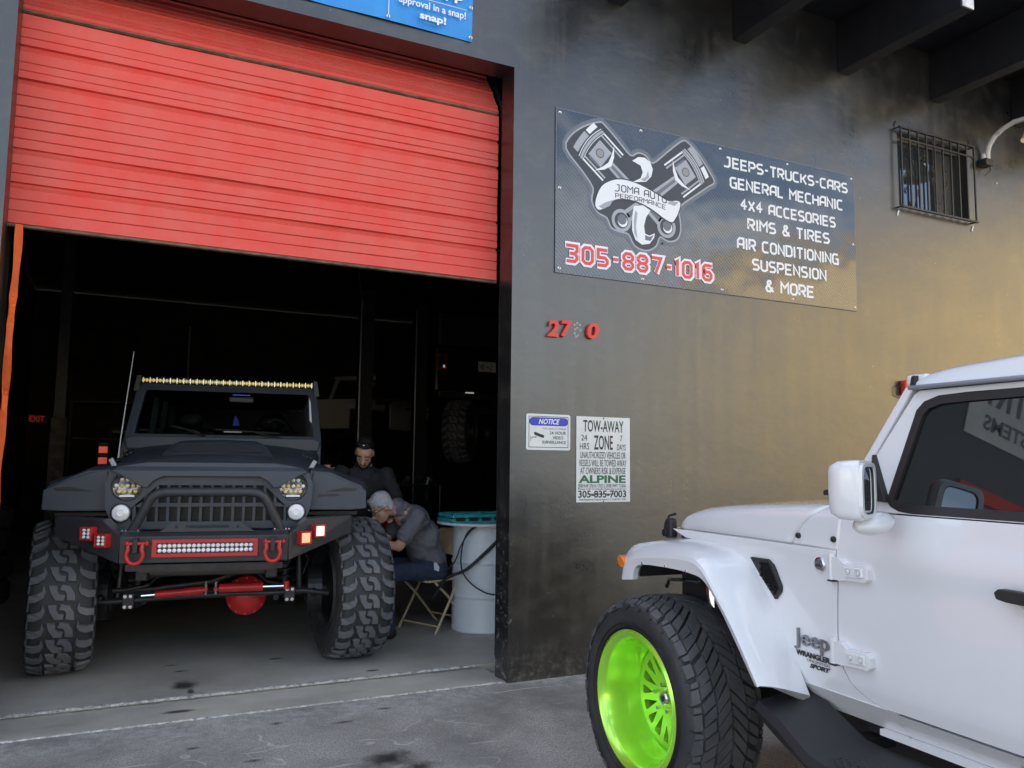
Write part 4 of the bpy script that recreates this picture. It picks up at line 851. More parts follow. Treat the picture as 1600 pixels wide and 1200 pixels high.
for s,nm in ((-1,'front'),(1,'front')):
    wheel(BJ,'wheel',(s*.965,0,.512),R(12),.516,.185,.265,.030,MUD,27,'steel',s,'steel')
    wheel(BJ,'wheel',(s*.965,2.5,.512),0,.516,.185,.265,.030,MUD,27,'steel',s,'steel')
# roof light bar and aerial
LBr=M().box(-.69,.69,.935,.99,2.068,2.112).build('roof_light_bar','blk',BJ,bevel=.004)
lm=M(); MT['ledbar']=mat('amber_bar_led',(.85,.70,.35),.2,c2=(.9,.62,.05),ns=3.5,emit=(1,.80,.28),es=.10)
for i in range(54): 
    x=-.672+i*.02536; lm.ell((x,.932,2.091),(.0118,.008,.0145),8,6)
stuff(lm.build('led_bulbs','ledbar',LBr,smooth=True))
for i in range(27): M().box(-.675+i*.0519,-.671+i*.0519,.925,.935,2.068,2.114).build('fin','bright',LBr)
for s in (-1,1): M().plate([(s*.70,2.0),(s*.745,2.0),(s*.72,2.13),(s*.69,2.13)],[],.93,.99,'y').build('bar_bracket','blk',BJ)
M().tube([(-.735,.38,1.44),(-.728,.40,1.6),(-.69,.52,2.27)],[.006,.004,.0028],6).build('aerial','prw',BJ,smooth=True)
M().ell((-.735,.38,1.43),(.02,.02,.02)).build('aerial_base','blk',BJ)
for s in (-1,1):
    m_=M().bx((s*.93,.86,1.74),(.16,.07,.17)).build('side_mirror','blk',BJ,bevel=.02,seg=3) if 0 else None
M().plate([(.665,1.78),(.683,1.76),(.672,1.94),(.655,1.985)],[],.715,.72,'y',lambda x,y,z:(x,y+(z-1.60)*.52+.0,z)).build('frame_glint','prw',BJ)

# ================================================================== WHITE OFF-ROADER
WJ=thing('white_offroader','white off-roader parked nose to the wall with a neon green deep-dish wheel','off-road vehicle',(.695,-2.075,-.010),R(-2.66))
def lean(x,y,z,sg=-1):     # body side: outward bulge below the belt line, leaning in above it
    if z>1.25: q=(z-1.25)*.17; return (x-sg*q,y+.85*q,z+.1*q)
    return (x,y,z)
def crown(z):
    return .012*math.exp(-((z-1.16)/.05)**2)+.010*math.exp(-((z-.95)/.22)**2)-.010*max(0,(z-1.21)/.09)-.018*max(0,(.74-z)/.1)
def grid_patch(zs,yf,yb,x0,nx=14,sg=-1,th=.02,fn=None):
    m=M(); nz=len(zs); P=[];Q=[]
    for z in zs:
        a,b=yf(z),yb(z)
        for i in range(nx+1):
            y=a+(b-a)*i/nx; x=x0+sg*crown(z) if fn is None else fn(y,z)
            P.append((x,y,z)); Q.append((x-sg*th,y,z))
    n=len(P); F=[]
    for j in range(nz-1):
        for i in range(nx): a=j*(nx+1)+i; F.append((a,a+1,a+nx+2,a+nx+1))
    bd=list(range(nx+1))+[j*(nx+1)+nx for j in range(1,nz)]+[(nz-1)*(nx+1)+i for i in range(nx-1,-1,-1)]+[j*(nx+1) for j in range(nz-2,0,-1)]
    for i in range(len(bd)): a,b=bd[i],bd[(i+1)%len(bd)]; F.append((a,b,b+n,a+n))
    m.add(P+Q,F); return m
def interp(t,T):
    if t<=T[0][0]: return T[0][1]
    for (a,x),(b,y) in zip(T,T[1:]):
        if t<=b: return x+(y-x)*(t-a)/(b-a)
    return T[-1][1]
doorF=[(.677,-1.075),(.686,-1.02),(.70,-.975),(.716,-.945),(.735,-.922),(.77,-.897),(.81,-.884),(.853,-.878),(1.31,-.892)]
zd=[.677,.680,.686,.693,.70,.716,.735,.77,.81,.853]+[.853+.457*i/16 for i in range(1,17)]
M_=grid_patch([.680]+zd[2:],lambda z:interp(z,doorF)-.002,lambda z:-2.05,-.79,20); 
door=M_.build('front_door','white',WJ,smooth=True,ang=30)
M_=grid_patch([.680]+zd[2:],lambda z:-2.058,lambda z:-2.95,-.79,10); M_.build('rear_door','white',WJ,smooth=True,ang=30)
M_=grid_patch([.68+.63*i/20 for i in range(21)],lambda z:-2.958,lambda z:-3.95,-.79,8); M_.build('rear_quarter_panel','white',WJ,smooth=True,ang=30)
# front quarter panel between flare, hood and door
qf=[(.640,-.70),(.70,-.66),(.85,-.57),(.95,-.50),(1.04,-.43),(1.10,-.36),(1.13,-.20),(1.14,.0),(1.172,.10)]
M_=grid_patch([.678,.686,.70,.716,.735,.77,.81,.86,.91,.96,1.0,1.04,1.07,1.10,1.115,1.13,1.14,1.155,1.172],lambda z:interp(z,qf),lambda z:interp(z,doorF)+.004,-.79,16)
M_.build('front_quarter_panel','white',WJ,smooth=True,ang=30)
# rocker panels
def rock(y,z): return -.79-crown(z)+ (.672-z)*.55
for a,b in ((-.70,-1.098),(-1.103,-1.50),(-1.505,-2.4),(-2.405,-3.2)):
    zz=[.598,.61,.64,.665,.672]+([.6782] if a>-.8 else []); grid_patch(zz,(lambda z,a=a:a+.01-(.678-z)*.4) if a>-.8 else (lambda z,a=a:a+(.015*sin((z-.6)*40) if z<.66 else 0)),lambda z,b=b:b,-.79,8,fn=rock).build('rocker_panel','white',WJ,smooth=True,ang=30)
M().box(-.749,-.725,-3.2,-1.0,.578,.5975).build('sill_rail','white',WJ)
# hood and cowl surface
def hw_(y): return interp(-y,[(-.24,.66),(-.20,.70),(-.13,.725),(.1,.748),(.5,.770),(.9,.786)])
def zc_(y): return interp(-y,[(-.24,1.195),(-.215,1.225),(-.17,1.255),(-.10,1.275),(.0,1.296),(.15,1.312),(.4,1.330),(.65,1.345),(.9,1.352)])
def hs(y,s):
    w_=hw_(y); zc=zc_(y); ze=zc-.055; zb=1.166
    if s<.3: t=s/.3; return (-w_+.006*t*t,zb+(ze-.02-zb)*t)
    if s<.62: t=(s-.3)/.32*pi/2; return (-w_+.006+.095*(1-cos(t)),ze-.02+.052*sin(t))
    t=(s-.62)/.38; x0=-w_+.101; return (x0*(1-t),ze+.032+(zc-ze-.032)*(1-(1-t)**2))
def seamy(s): return interp(s,[(0,-.632),(.12,-.655),(.25,-.70),(.4,-.765),(.6,-.80),(1,-.80)])
def hood_part(y0f,y1f,ny,name):
    m=M(); S_=[i/26 for i in range(27)]; S_=S_+[2-t for t in reversed(S_[:-1])]; n=len(S_); P=[];F=[]
    for j in range(ny+1):
        for s in S_:
            q=s if s<=1 else 2-s; y=y0f(q)+(y1f(q)-y0f(q))*(j/ny)**1.5; x,z=hs(y,q); P.append((x if s<=1 else -x,y,z))
    for j in range(ny):
        for i in range(n-1): a=j*n+i; F.append((a,a+1,a+n+1,a+n))
    m.add(P,F); o=m.build(name,'white',WJ,smooth=True,ang=50); q=o.modifiers.new('solid','SOLIDIFY'); q.thickness=.012; q.offset=-1; return o
hood_part(lambda s:.232,lambda s:seamy(s)+.002,30,'hood'); hood_part(lambda s:seamy(s)-.002,lambda s:-.892+ .0*s,10,'cowl_panel')
M().box(-.66,.66,.18,.225,.80,1.20).build('grille_panel','white',WJ,bevel=.02)
for k in range(7): M().box(-.28+k*.08,-.24+k*.08,.226,.234,.86,1.14).build('grille_slot','blk',WJ)
for s in (-1,1): M().lathe([(.09,0),(.09,.02),(.001,.03)],(s*.48,.226,1.04),'y',24).build('headlight','ledw',WJ)
M().box(-.72,.72,-.86,.15,.72,1.15).build('engine_bay','blk',WJ)
M().box(-.85,.85,.34,.46,.52,.70).build('front_bumper','blk',WJ,bevel=.02); M().box(-.4,.4,.2,.35,.6,.68).build('bumper_bracket','blk',WJ)
M().box(-.70,.70,-3.9,-.9,.56,.72).build('floor_pan','blk',WJ)
for x in (-.50,.42): M().box(x,x+.09,-3.9,.3,.40,.545).build('frame_rail','blk',WJ)  # unseen underbody down to the far step, added to shade the ground beneath
M().box(-.40,.40,-2.4,-.5,.34,.545).build('transmission_skid','blk',WJ,bevel=.03); M().box(-.38,.38,-3.3,-2.45,.30,.545).build('fuel_tank','blk',WJ,bevel=.04)
M().tube([(.62,-.5,.42),(.60,-1.5,.40),(.60,-2.6,.42)],.04,10).build('exhaust','steel',WJ); M().box(.80,1.02,-2.9,-.65,.44,.52).build('far_side_step','blk',WJ,bevel=.02)
# hood latch
M().plate([(.145,1.125),(.19,1.12),(.212,1.15),(.205,1.19),(.185,1.215),(.150,1.208)],[],-.785,-.745,'x').build('hood_latch','blk',WJ,bevel=.008)
M().cyl((-.795,.19,1.145),(-.783,.19,1.145),.018,14).build('latch_pivot','steel',WJ,bevel=.003); M().tube([(-.765,.20,1.15),(-.768,.21,1.18),(-.762,.190,1.225),(-.75,.15,1.235)],.006,8).build('latch_wire','blk',WJ)
# flares
O_=[(.166,.940),(.122,1.009),(-.097,1.026),(-.285,1.023),(-.374,.999),(-.476,.899),(-.568,.789),(-.66,.673)]
C_=[(.258,.930),(.200,1.030),(-.063,1.074),(-.259,1.087),(-.350,1.062),(-.452,.965),(-.560,.850),(-.690,.678)]
B_=[(.330,.985),(.278,1.082),(-.054,1.128),(-.251,1.120),(-.362,1.085),(-.465,1.000),(-.590,.850),(-.729,.672)]
A_=[(.290,1.000),(.240,1.100),(-.050,1.140),(-.286,1.130),(-.400,1.092),(-.490,1.010),(-.605,.850),(-.728,.638)]
def dens(P,n=4):   # Catmull-Rom
    out=[]
    for i in range(len(P)-1):
        p0=Vector(P[max(i-1,0)]);p1=Vector(P[i]);p2=Vector(P[i+1]);p3=Vector(P[min(i+2,len(P)-1)])
        for k in range(n):
            t=k/n; out.append(.5*((2*p1)+(p2-p0)*t+(2*p0-5*p1+4*p2-p3)*t*t+(-p0+3*p1-3*p2+p3)*t**3))
    out.append(Vector(P[-1])); return out
def flare(sg,dy=0,rear=False):
    o_,c_,b_,a_=[dens(q) for q in (O_,C_,B_,A_)]; rings=[]
    for i in range(len(o_)):
        f=(lambda q:(dy-(q.x) if rear else q.x)); k=min(1,i/6); xin=-.62-.17*k
        X=lambda x:x*-sg
        rings.append([(X(xin),f(a_[i]),a_[i].y-.004*0),(X(-.905),f(b_[i]),b_[i].y),(X(-.955),f(b_[i])*.5+f(c_[i])*.5,(b_[i].y+c_[i].y)/2+.006),(X(-.985),f(c_[i]),c_[i].y+.003),(X(-.990),f(c_[i])*.8+f(o_[i])*.2,c_[i].y*.8+o_[i].y*.2-.002),(X(-.982),f(o_[i]),o_[i].y),(X(-.955),f(o_[i]),o_[i].y),(X(-.94),f(o_[i])*.6+f(c_[i])*.4,o_[i].y*.6+c_[i].y*.4),(X(xin),f(a_[i]),a_[i].y-.03)])
    return M().loft(rings).build('fender_flare','white',WJ,smooth=True,ang=24)
F1=flare(-1); flare(1); flare(-1,-3.04,True); flare(1,-3.04,True)
for p in ((.08,1.012),(-.10,1.019),(-.25,1.017)): M().ell((-.984,p[0],p[1]+.012),(.004,.007,.007),8,6).build('flare_rivet','bright',F1)
M().plate([(.262,.935),(.290,.95),(.335,1.0),(.318,1.035),(.275,1.03),(.235,1.0),(.245,.96)],[],-.93,-.905,'x').build('marker_lamp','amber',F1,bevel=.004)
M().plate([(.262,.985),(.280,.995),(.296,1.025),(.275,1.040),(.25,1.035),(.225,1.01),(.235,.985)],[],-.990,-.90,'x').build('marker_lamp','amber',F1,bevel=.01,seg=3)
for s in (-1,1):
    lin=[]
    for i,q in enumerate(dens(O_)): lin.append([(s*.945,q.x,q.y+.012),(s*.50,q.x,q.y+.012)])
    M().loft(lin,closed=False,cap=False).build('inner_liner','blk',WJ,recalc=False)
# vent
V_=[(-.434,1.102),(-.540,1.104),(-.568,1.085),(-.612,1.01),(-.610,.99),(-.577,.955),(-.50,1.03)]
vt=M().plate(V_,[],-.812,-.78,'x').build('side_vent','blk',WJ,bevel=.006)
mm=M()
for j in range(12):
    for i in range(9):
        y=-.49-i*.014-(j%2)*.007; z=1.085-j*.0115
        # keep inside
        if -.60<y<-.50 and z>.975+abs(y+.575)*.9 and z<1.09-(max(0,-.545-y))*1.3: mm.lathe([(.0055,-.816),(.0055,-.812)],(0,y,z),'x',6)
stuff(mm.build('vent_mesh','steel',vt))
M().lathe([(.001,-.004),(.018,-.004),(.022,-.003),(.026,.0),(.026,.012)],(-.8065,-.807,1.116),'x',28).build('round_badge','bright',WJ,smooth=True)
M().lathe([(.001,-.0005),(.019,-.0005)],(-.8110,-.807,1.116),'x',24).build('badge_face','prm',WJ); M().plate([(-.792,1.108),(-.800,1.122),(-.806,1.114),(-.813,1.124),(-.822,1.108)],[],-.8125,-.811,'x').build('badge_mountain','bright',WJ)
text('TRAIL RATED','lettering','bright',WJ,-.793,-.821,1.124,1.129,-.8112,ext=.0003,plane='x')
for y,z in ((-.676,1.206),(-.856,1.208)): M().lathe([(.001,-.006),(.008,-.006),(.011,-.002),(.011,.01)],(-.782 if y>-.8 else -.788,y,z),'x',14).build('cowl_bolt','blk',WJ)
text('Jeep','badge_lettering','darkchrome',WJ,-.672,-.838,.796,.872,-.7995,.006,ext=.004,plane='x')
text('WRANGLER','badge_lettering','ink',WJ,-.674,-.838,.774,.794,-.7995,.03,ext=.001,plane='x')
text('UNLIMITED','badge_lettering','inkgrey',WJ,-.728,-.838,.761,.770,-.7995,.0,ext=.001,plane='x')
text('SPORT','badge_lettering','ink',WJ,-.742,-.838,.741,.757,-.7995,.04,ext=.001,plane='x',shear=.3)
# hinges
def hinge(z,y0=-.872):
    h=M().cyl((-.812,y0,z-.045),(-.812,y0,z+.045),.013,14).build('door_hinge','white',WJ,smooth=True,ang=40)
    lf=[(y0-.005,z+.034),(y0-.04,z+.034),(y0-.065,z+.016),(y0-.15,z+.020),(y0-.162,z+.006),(y0-.162,z-.026),(y0-.150,z-.038),(y0-.075,z-.040),(y0-.045,z-.044),(y0-.005,z-.044)]
    M().plate(lf,[],-.822,-.79,'x').build('hinge_leaf','white',h,bevel=.006,seg=3)
    M().plate([(y0-.06,z+.006),(y0-.145,z+.010),(y0-.148,z-.022),(y0-.07,z-.028)],[],-.829,-.82,'x').build('hinge_boss','white',h,bevel=.005,seg=2)
    for dy in (.085,.128): M().lathe([(.001,-.003),(.006,-.003),(.008,0),(.011,0),(.012,.004)],(-.829,y0-dy,z-.008),'x',12).build('hinge_bolt','white',h)
    M().box(-.824,-.80,y0-.012,y0+.012,z-.052,z-.0465).build('hinge_gap','blk',h)
hinge(1.117); hinge(.832)
# door handle
dh=M().loft([[(-.80-.0,y,z) for y,z in ()] ] ,cap=False) if 0 else None
HD=M().plate([(-1.502,1.122),(-1.515,1.134),(-1.56,1.134),(-1.72,1.128),(-1.72,1.095),(-1.54,1.100),(-1.508,1.106)],[],-.855,-.825,'x').build('door_handle','blk',WJ,bevel=.010,seg=3)
M().box(-.83,-.80,-1.55,-1.52,1.103,1.130).build('handle_foot','blk',HD,bevel=.005)
M().ell((-.797,-1.62,1.112),(.012,.10,.045),24,12).build('handle_recess','white',door,smooth=True)
# upper door frame, seal and glass
T=lambda x,y,z: lean(x,y,z)
upO=[(-.897,1.312),(-.935,1.352),(-1.035,1.491),(-1.205,1.700),(-1.225,1.712),(-2.06,1.714),(-2.06,1.312)]
win=[(-1.068,1.345),(-1.085,1.318),(-1.14,1.296),(-1.25,1.286),(-1.45,1.283),(-2.0,1.283),(-2.0,1.692),(-1.40,1.692),(-1.30,1.688),(-1.245,1.672),(-1.215,1.645)]
upO=[(y,z) if z>1.32 else (y,1.272 if False else z) for y,z in upO]
upO=[(-.892,1.312),(-.935,1.352),(-1.035,1.491),(-1.205,1.700),(-1.225,1.712),(-2.05,1.714),(-2.05,1.3125)]
win=[(y,max(z,1.3135+.0045)) for y,z in win]
win=[(-1.085,1.352),(-1.10,1.335),(-1.13,1.322),(-1.18,1.317),(-1.45,1.317),(-2.0,1.317),(-2.0,1.692),(-1.40,1.692),(-1.30,1.688),(-1.245,1.672),(-1.215,1.645)]
def dl(y,z): return T(-.781,y,z)
def plateL(outer,holes,a,b):
    m=M(); m.plate(outer,holes,a,b,'x'); m.v=[T(x,y,z) for x,y,z in m.v]; return m
plateL(upO,[win],-.777,-.745).build('door_window_frame','white',door,bevel=.006)
def inset(P,d): return grow(P,-d)
plateL(inset(win,-.002),[inset(win,.026)],-.779,-.755).build('window_seal','blk',door,bevel=.003)
plateL(inset(win,.024),[],-.768,-.763).build('window_glass','glass',door)
plateL([(-1.030,1.352),(-1.098,1.346),(-1.083,1.39),(-1.045,1.505)],[],-.800,-.770).build('mirror_sail','blk',door,bevel=.004)
# windshield frame
pil=[(-.87,1.352),(-.985,1.491),(-1.170,1.733),(-1.198,1.716),(-1.031,1.494),(-.928,1.354)]
for sg in (-1,1):
    m=M(); m.plate(pil,[],-.775,-.72,'x'); m.v=[T(x,y,z) for x,y,z in m.v]; m.v=[(x*-sg,y,z) for x,y,z in m.v]; m.build('windshield_pillar','white',WJ,bevel=.012,seg=3)
M().add([(-.70,-.83,1.36),(.70,-.83,1.36),(.64,-1.13,1.75),(-.64,-1.13,1.75)],[(0,1,2,3)]).build('windshield','glass',WJ,recalc=False)
M().box(-.70,.70,-.90,-.80,1.30,1.358).build('windshield_base','white',WJ); M().box(-.70,.70,-1.19,-1.11,1.735,1.775).build('windshield_header','white',WJ,bevel=.01)
M().plate([(-.60,1.352),(-.60,1.372),(-.64,1.378),(-.74,1.374),(-.78,1.354)],[],-.58,-.42,'x').build('wiper_mount','blk',WJ,bevel=.006); M().tube([(-.5,-.66,1.375),(-.2,-.78,1.39),(.1,-.84,1.40)],.008,6).build('wiper_arm','blk',WJ)
# roof
rings=[]
for y,z0,z1,z2 in ((-1.145,1.737,1.752,1.760),(-1.19,1.732,1.775,1.786),(-1.28,1.730,1.788,1.806),(-1.5,1.730,1.800,1.822),(-2.2,1.732,1.806,1.835),(-3.9,1.73,1.80,1.83)):
    rings.append([(-.714,y,z0),(-.700,y,z0+(z1-z0)*.75),(-.675,y,z1),(-.55,y,z1+.010),(-.2,y,z2),(.2,y,z2),(.55,y,z1+.010),(.675,y,z1),(.700,y,z0+(z1-z0)*.75),(.714,y,z0)])
M().loft(rings).build('roof','white',WJ,smooth=True,ang=55)
M().tube([(-.722,-1.14,1.728),(-.724,-1.3,1.727),(-.724,-3.9,1.728)],.008,8).build('gutter_rail','steel2',WJ,smooth=True)
M().plate([(-1.140,1.723),(-1.150,1.765),(-1.160,1.768),(-1.158,1.722)],[],-.722,-.69,'x').build('roof_seam','blk',WJ)
for y0,y1 in ((-2.07,-2.92),(-2.97,-3.9)):
    plateL([(y0,1.312),(y0,1.714),(y1,1.714),(y1,1.312)],[[(y0-.06,1.335),(y0-.06,1.69),(y1+.06,1.69),(y1+.06,1.335)]],-.777,-.745).build('rear_window_frame','white',WJ)
    plateL([(y0-.06,1.335),(y0-.06,1.69),(y1+.06,1.69),(y1+.06,1.335)],[],-.768,-.763).build('rear_window_glass','glass',WJ)
M().box(.70,.785,-3.9,-.9,.66,1.71).build('far_side_body','white',WJ); M().box(-.76,.76,-3.99,-3.92,.66,1.78).build('tailgate','white',WJ)
M().box(-.66,.66,-1.3,-1.0,1.2,1.34).build('dashboard','blk',WJ,bevel=.03)
for x in (-.36,.36): M().box(x-.24,x+.24,-2.2,-2.05,.95,1.55).build('seat','blk',WJ,bevel=.05)
# door mirror
mx=Matrix.Translation((-.975,-1.118,1.392))@Matrix.Rotation(R(27),4,'Z')@Matrix.Scale(.88,4)
hs_=[]
for y,sx,sz in ((.062,.050,.060),(.052,.078,.088),(.02,.098,.104),(-.03,.104,.108),(-.052,.104,.108),(-.058,.100,.104)):
    ring=[]
    for k in range(28):
        a=2*pi*k/28; e=.27; cx_=abs(cos(a))**e*(1 if cos(a)>0 else -1); cz_=abs(sin(a))**e*(1 if sin(a)>0 else -1); tap=1-.10*(cz_<0)*abs(cz_); ring.append((sx*.86*cx_*tap,y,sz*cz_))
    hs_.append(ring)
MI=M().loft(hs_).xf(mx).build('door_mirror','white',WJ,smooth=True,ang=40)
mr=lambda sx,sz,n=28:[(sx*abs(cos(2*pi*k/n))**.4*(1 if cos(2*pi*k/n)>0 else -1),sz*abs(sin(2*pi*k/n))**.4*(1 if sin(2*pi*k/n)>0 else -1)) for k in range(n)]
M().plate(mr(.086,.099),[mr(.066,.084)],-.070,-.056,'y').xf(mx).build('mirror_bezel','white',MI,bevel=.003)
M().plate(mr(.068,.086),[mr(.063,.081)],-.066,-.055,'y').xf(mx).build('mirror_seal','blk',MI)
M().plate(mr(.0632,.0812),[],-.062,-.059,'y').xf(mx).build('mirror_glass','mirror',MI)
M().ell((-.888,-1.130,1.286),(.078,.050,.036),24,16,Matrix.Rotation(R(-10),3,'Y')).build('mirror_arm','white',MI,smooth=True,ang=60)
# side step
rings=[]
for y,xo,zt,zb in ((-.60,-.90,.600,.560),(-.64,-.97,.625,.545),(-.78,-1.0,.600,.510),(-.95,-1.03,.540,.470),(-1.02,-1.04,.535,.465),(-2.9,-1.04,.535,.465),(-3.0,-.9,.56,.5)):
    rings.append([(-.76,y,zt+.03 if y>-.9 else zt+.01),(xo+.10,y,zt),(xo+.02,y,zt-.010),(xo,y,zt-.035),(xo+.03,y,zb),(-.78,y,zb+.01)])
MT['stepm']=mat('black_step_coating',(.020,.021,.024),.5,bump=.2,bs=200,bdist=.001)
SB=M().loft(rings).build('side_step','stepm',WJ,smooth=True,ang=25)
mm=M()
for i in range(90):
    for j in range(7):
        y=-1.02-i*.018; x=-.995+j*.026+(i%2)*.013; q=.007
        mm.add([(x-q,y,.5365),(x,y-q,.5365),(x+q,y,.5365),(x,y+q,.5365),(x,y,.541)],[(0,1,4),(1,2,4),(2,3,4),(3,0,4)])
stuff(mm.build('step_tread','blk',SB))
for y in (-.9,-1.8,-2.7): M().box(-.80,-.6,y-.03,y+.03,.50,.54).build('step_bracket','blk',WJ)
# wheels
def spokes(Wm,s):
    K_=.90; holes=[]
    N=9
    for i in range(N):
        a=2*pi*i/N
        for da,w1,r0,r1 in ((0,.115,.105,.222),(pi/N,.10,.135,.222)):
            b=a+da; holes.append([(r0*cos(b),r0*sin(b)),(r1*.93*cos(b-w1),r1*.93*sin(b-w1)),(r1*cos(b-w1*.8),r1*sin(b-w1*.8)),(r1*cos(b+w1*.8),r1*sin(b+w1*.8)),(r1*.93*cos(b+w1),r1*.93*sin(b+w1))])
    disk=disc((0,0),.226,72); holes=[[(a*K_,b*K_) for a,b in h] for h in holes]
    M().plate(disk,holes,-.012,.022,'x').xf(Matrix.Translation((.022,0,0))).build('spoke_face','green',Wm,bevel=.004)
    M().lathe([(.001,-.045),(.024,-.045),(.03,-.040),(.033,-.02),(.036,-.012)],(0,0,0),'x',24).xf(Matrix.Translation((.022,0,0))).build('center_cap','chrome',Wm,smooth=True)
    M().lathe([(.038,-.012),(.075,-.013),(.078,-.006)],(0,0,0),'x',32).xf(Matrix.Translation((.022,0,0))).build('hub_ring','green',Wm)
    M().lathe([(.001,-.047),(.014,-.046)],(0,0,0),'x',16).xf(Matrix.Translation((.022,0,0))).build('cap_emblem','blk',Wm)
    for k in range(5): a=2*pi*k/5; M().cyl((-.03,.058*cos(a),.058*sin(a)),(.0,.058*cos(a),.058*sin(a)),.009,6).build('lug_nut','chrome',Wm)
    M().cyl((.05,0,0),(.08,0,0),.16,32).build('brake_disc','steel',Wm)
for y in (.04,-3.04):
    Wm=wheel(WJ,'wheel',(-.885,y,.438),R(1.5) if y>0 else 0,.446,.165,.285,.022,CHEV,28,'green',-1,'deep'); spokes(Wm,-1)
    Wm=wheel(WJ,'wheel',(.885,y,.438),0,.446,.165,.285,.022,CHEV,28,'green',1,'deep')
M().cyl((-.8,.04,.44),(.8,.04,.44),.04,14).build('axle','blk',WJ)
M().tube([(-.80,.16,.90),(-.805,.13,.935),(-.80,.05,.945),(-.78,-.06,.95)],.009,8).build('brake_pipe','chrome',WJ,smooth=True); M().cyl((-.72,-.08,.60),(-.70,-.06,1.02),.035,16).build('shock','chrome',WJ,smooth=True)

# ================================================================== INSIDE THE GARAGE
def flesh(m,name,mt,parent,vox=.012,it=6,disp=0,dsc=6,seed=0):
    """overlapping volumes fused into one continuous skin"""
    o=m.build(name,mt,None); q=o.modifiers.new('r','REMESH'); q.mode='VOXEL'; q.voxel_size=vox; q=o.modifiers.new('s','SMOOTH'); q.iterations=it; q.factor=.5
    dg=bpy.context.evaluated_depsgraph_get(); me=bpy.data.meshes.new_from_object(o.evaluated_get(dg)); o.modifiers.clear(); o.data=me
    if disp:
        for v in me.vertices:
            c=v.co; f=noise.noise(Vector((c.x*dsc+seed,c.y*dsc,c.z*dsc*1.8)))+.5*noise.noise(Vector((c.x*dsc*2.5,c.y*dsc*2.5+seed,c.z*dsc*3)))
            v.co=c+v.normal*f*disp
    off=ORG.get(parent.name,Vector((0,0,0))) if parent else Vector((0,0,0))
    me.transform(Matrix.Translation(-off)); me.shade_smooth(); me.materials.clear(); me.materials.append(MT[mt])
    if parent: o.parent=parent; ORG[o.name]=off
    o.name=name; 
    if parent: ORG[o.name]=off
    return o
def head(c,fwd,up_,skin,parent_thing,extra,name='body'):
    pass
def frame_(fwd,up_):
    f=Vector(fwd).normalized(); u=Vector(up_); u=(u-f*u.dot(f)).normalized(); r=f.cross(u); return f,u,r
def head_parts(m,c,f,u,r):
    P=lambda a,b,d:Vector(c)+f*a+r*b+u*d     # a forward, b person's right, d up
    rot=Matrix((r,f,u)).transposed()
    m.ell(P(-.012,0,.035),(.076,.096,.090),18,14,rot); m.ell(P(.030,0,-.03),(.060,.060,.085),16,12,rot); m.ell(P(.05,0,-.085),(.036,.036,.026),12,8,rot)
    m.cap(P(.082,0,.012),P(.110,0,-.032),.008,.0145,8); m.ell(P(.088,.0,-.040),(.020,.016,.010),10,8,rot)
    for s in (-1,1):
        m.ell(P(.066,s*.033,.018+.016),(.024,.012,.008),10,8,rot); m.ell(P(.055,s*.042,-.022),(.022,.020,.022),10,8,rot)
        m.ell(P(-.005,s*.078,-.002),(.010,.020,.032),10,8,rot)
    m.ell(P(.080,0,-.060),(.024,.010,.005),10,6,rot); m.ell(P(.078,0,-.072),(.021,.011,.006),10,6,rot)
    return P,rot
def face_details(P,rot,par,skin_eye=True,closed=True):
    for s in (-1,1):
        M().ell(P(.070,s*.033,.012),(.014,.012,.008),10,8,rot).build('eye','signw',par,smooth=True); M().ell(P(.0815,s*.033,.010),(.006,.003,.006),8,6,rot).build('iris','ink',par)
def hand(m,w,d,up_,L=.185,curl=.5):
    """palm, four unequal fingers and a side thumb appended to the body volume"""
    d=Vector(d).normalized(); u=Vector(up_); u=(u-d*u.dot(d)).normalized(); s=d.cross(u); w=Vector(w)
    m.ell(w+d*.045,(.040,.050,.016),12,8,Matrix((s,d,u)).transposed())
    for i,(o,l) in enumerate(((-.030,.070),(-.010,.082),(.011,.077),(.031,.060))):
        a=w+d*.082+s*o; b=a+(d*cos(curl*.6)-u*sin(curl*.6))*l*.5; c=b+(d*cos(curl*1.6)-u*sin(curl*1.6))*l*.5; m.cap(a,b,.0088,.0082,8); m.cap(b,c,.0080,.0066,8)
    a=w+d*.02-s*.034; b=a+(d*.7-s*.6-u*.2)*.045; c=b+(d*.9-s*.2-u*.3)*.034; m.cap(a,b,.0115,.0098,8); m.cap(b,c,.0094,.0076,8)

# --- seated man
SM=thing('person','person with grey hair, glasses and grey work shirt bent over on a folding chair','person',(.08,1.72,.010))
f,u,r=frame_((-.80,-.16,-.55),(-.50,-.05,.8)); hc=Vector((-.41,1.60,1.065))
bd=M(); P,rot=head_parts(bd,hc,f,u,r)
neck0=Vector((-.235,1.655,1.05)); bd.cap(P(-.045,0,-.05),neck0,.052,.062)
chest=Vector((-.10,1.68,.93)); hip=Vector((.11,1.74,.54))
bd.cap(neck0,chest,.08,.13); bd.cap(chest,hip,.13,.13)
shL=Vector((-.145,1.49,.985)); shR=Vector((-.10,1.87,1.0))
elL=Vector((-.30,1.44,.76)); wrL=Vector((-.54,1.40,.80)); elR=Vector((-.28,1.88,.77)); wrR=Vector((-.52,1.80,.82))
for a,b,c in ((shL,elL,wrL),(shR,elR,wrR)):
    bd.cap(a,b,.050,.042); bd.cap(b,c,.041,.027); hand(bd,c,(-1,.02,-.05),(0,-.3,1) ,curl=.7)
kn=[Vector((-.36,1.56,.53)),Vector((-.33,1.93,.54))]; ft=[Vector((-.36,1.50,.08)),Vector((-.38,1.98,.08))]
for s,k,fo in ((-1,kn[0],ft[0]),(1,kn[1],ft[1])):
    bd.cap(hip+Vector((0,s*.09,0)),k,.078,.055); bd.cap(k,fo,.052,.036)
body=flesh(bd,'body','skin',SM,.010,4)
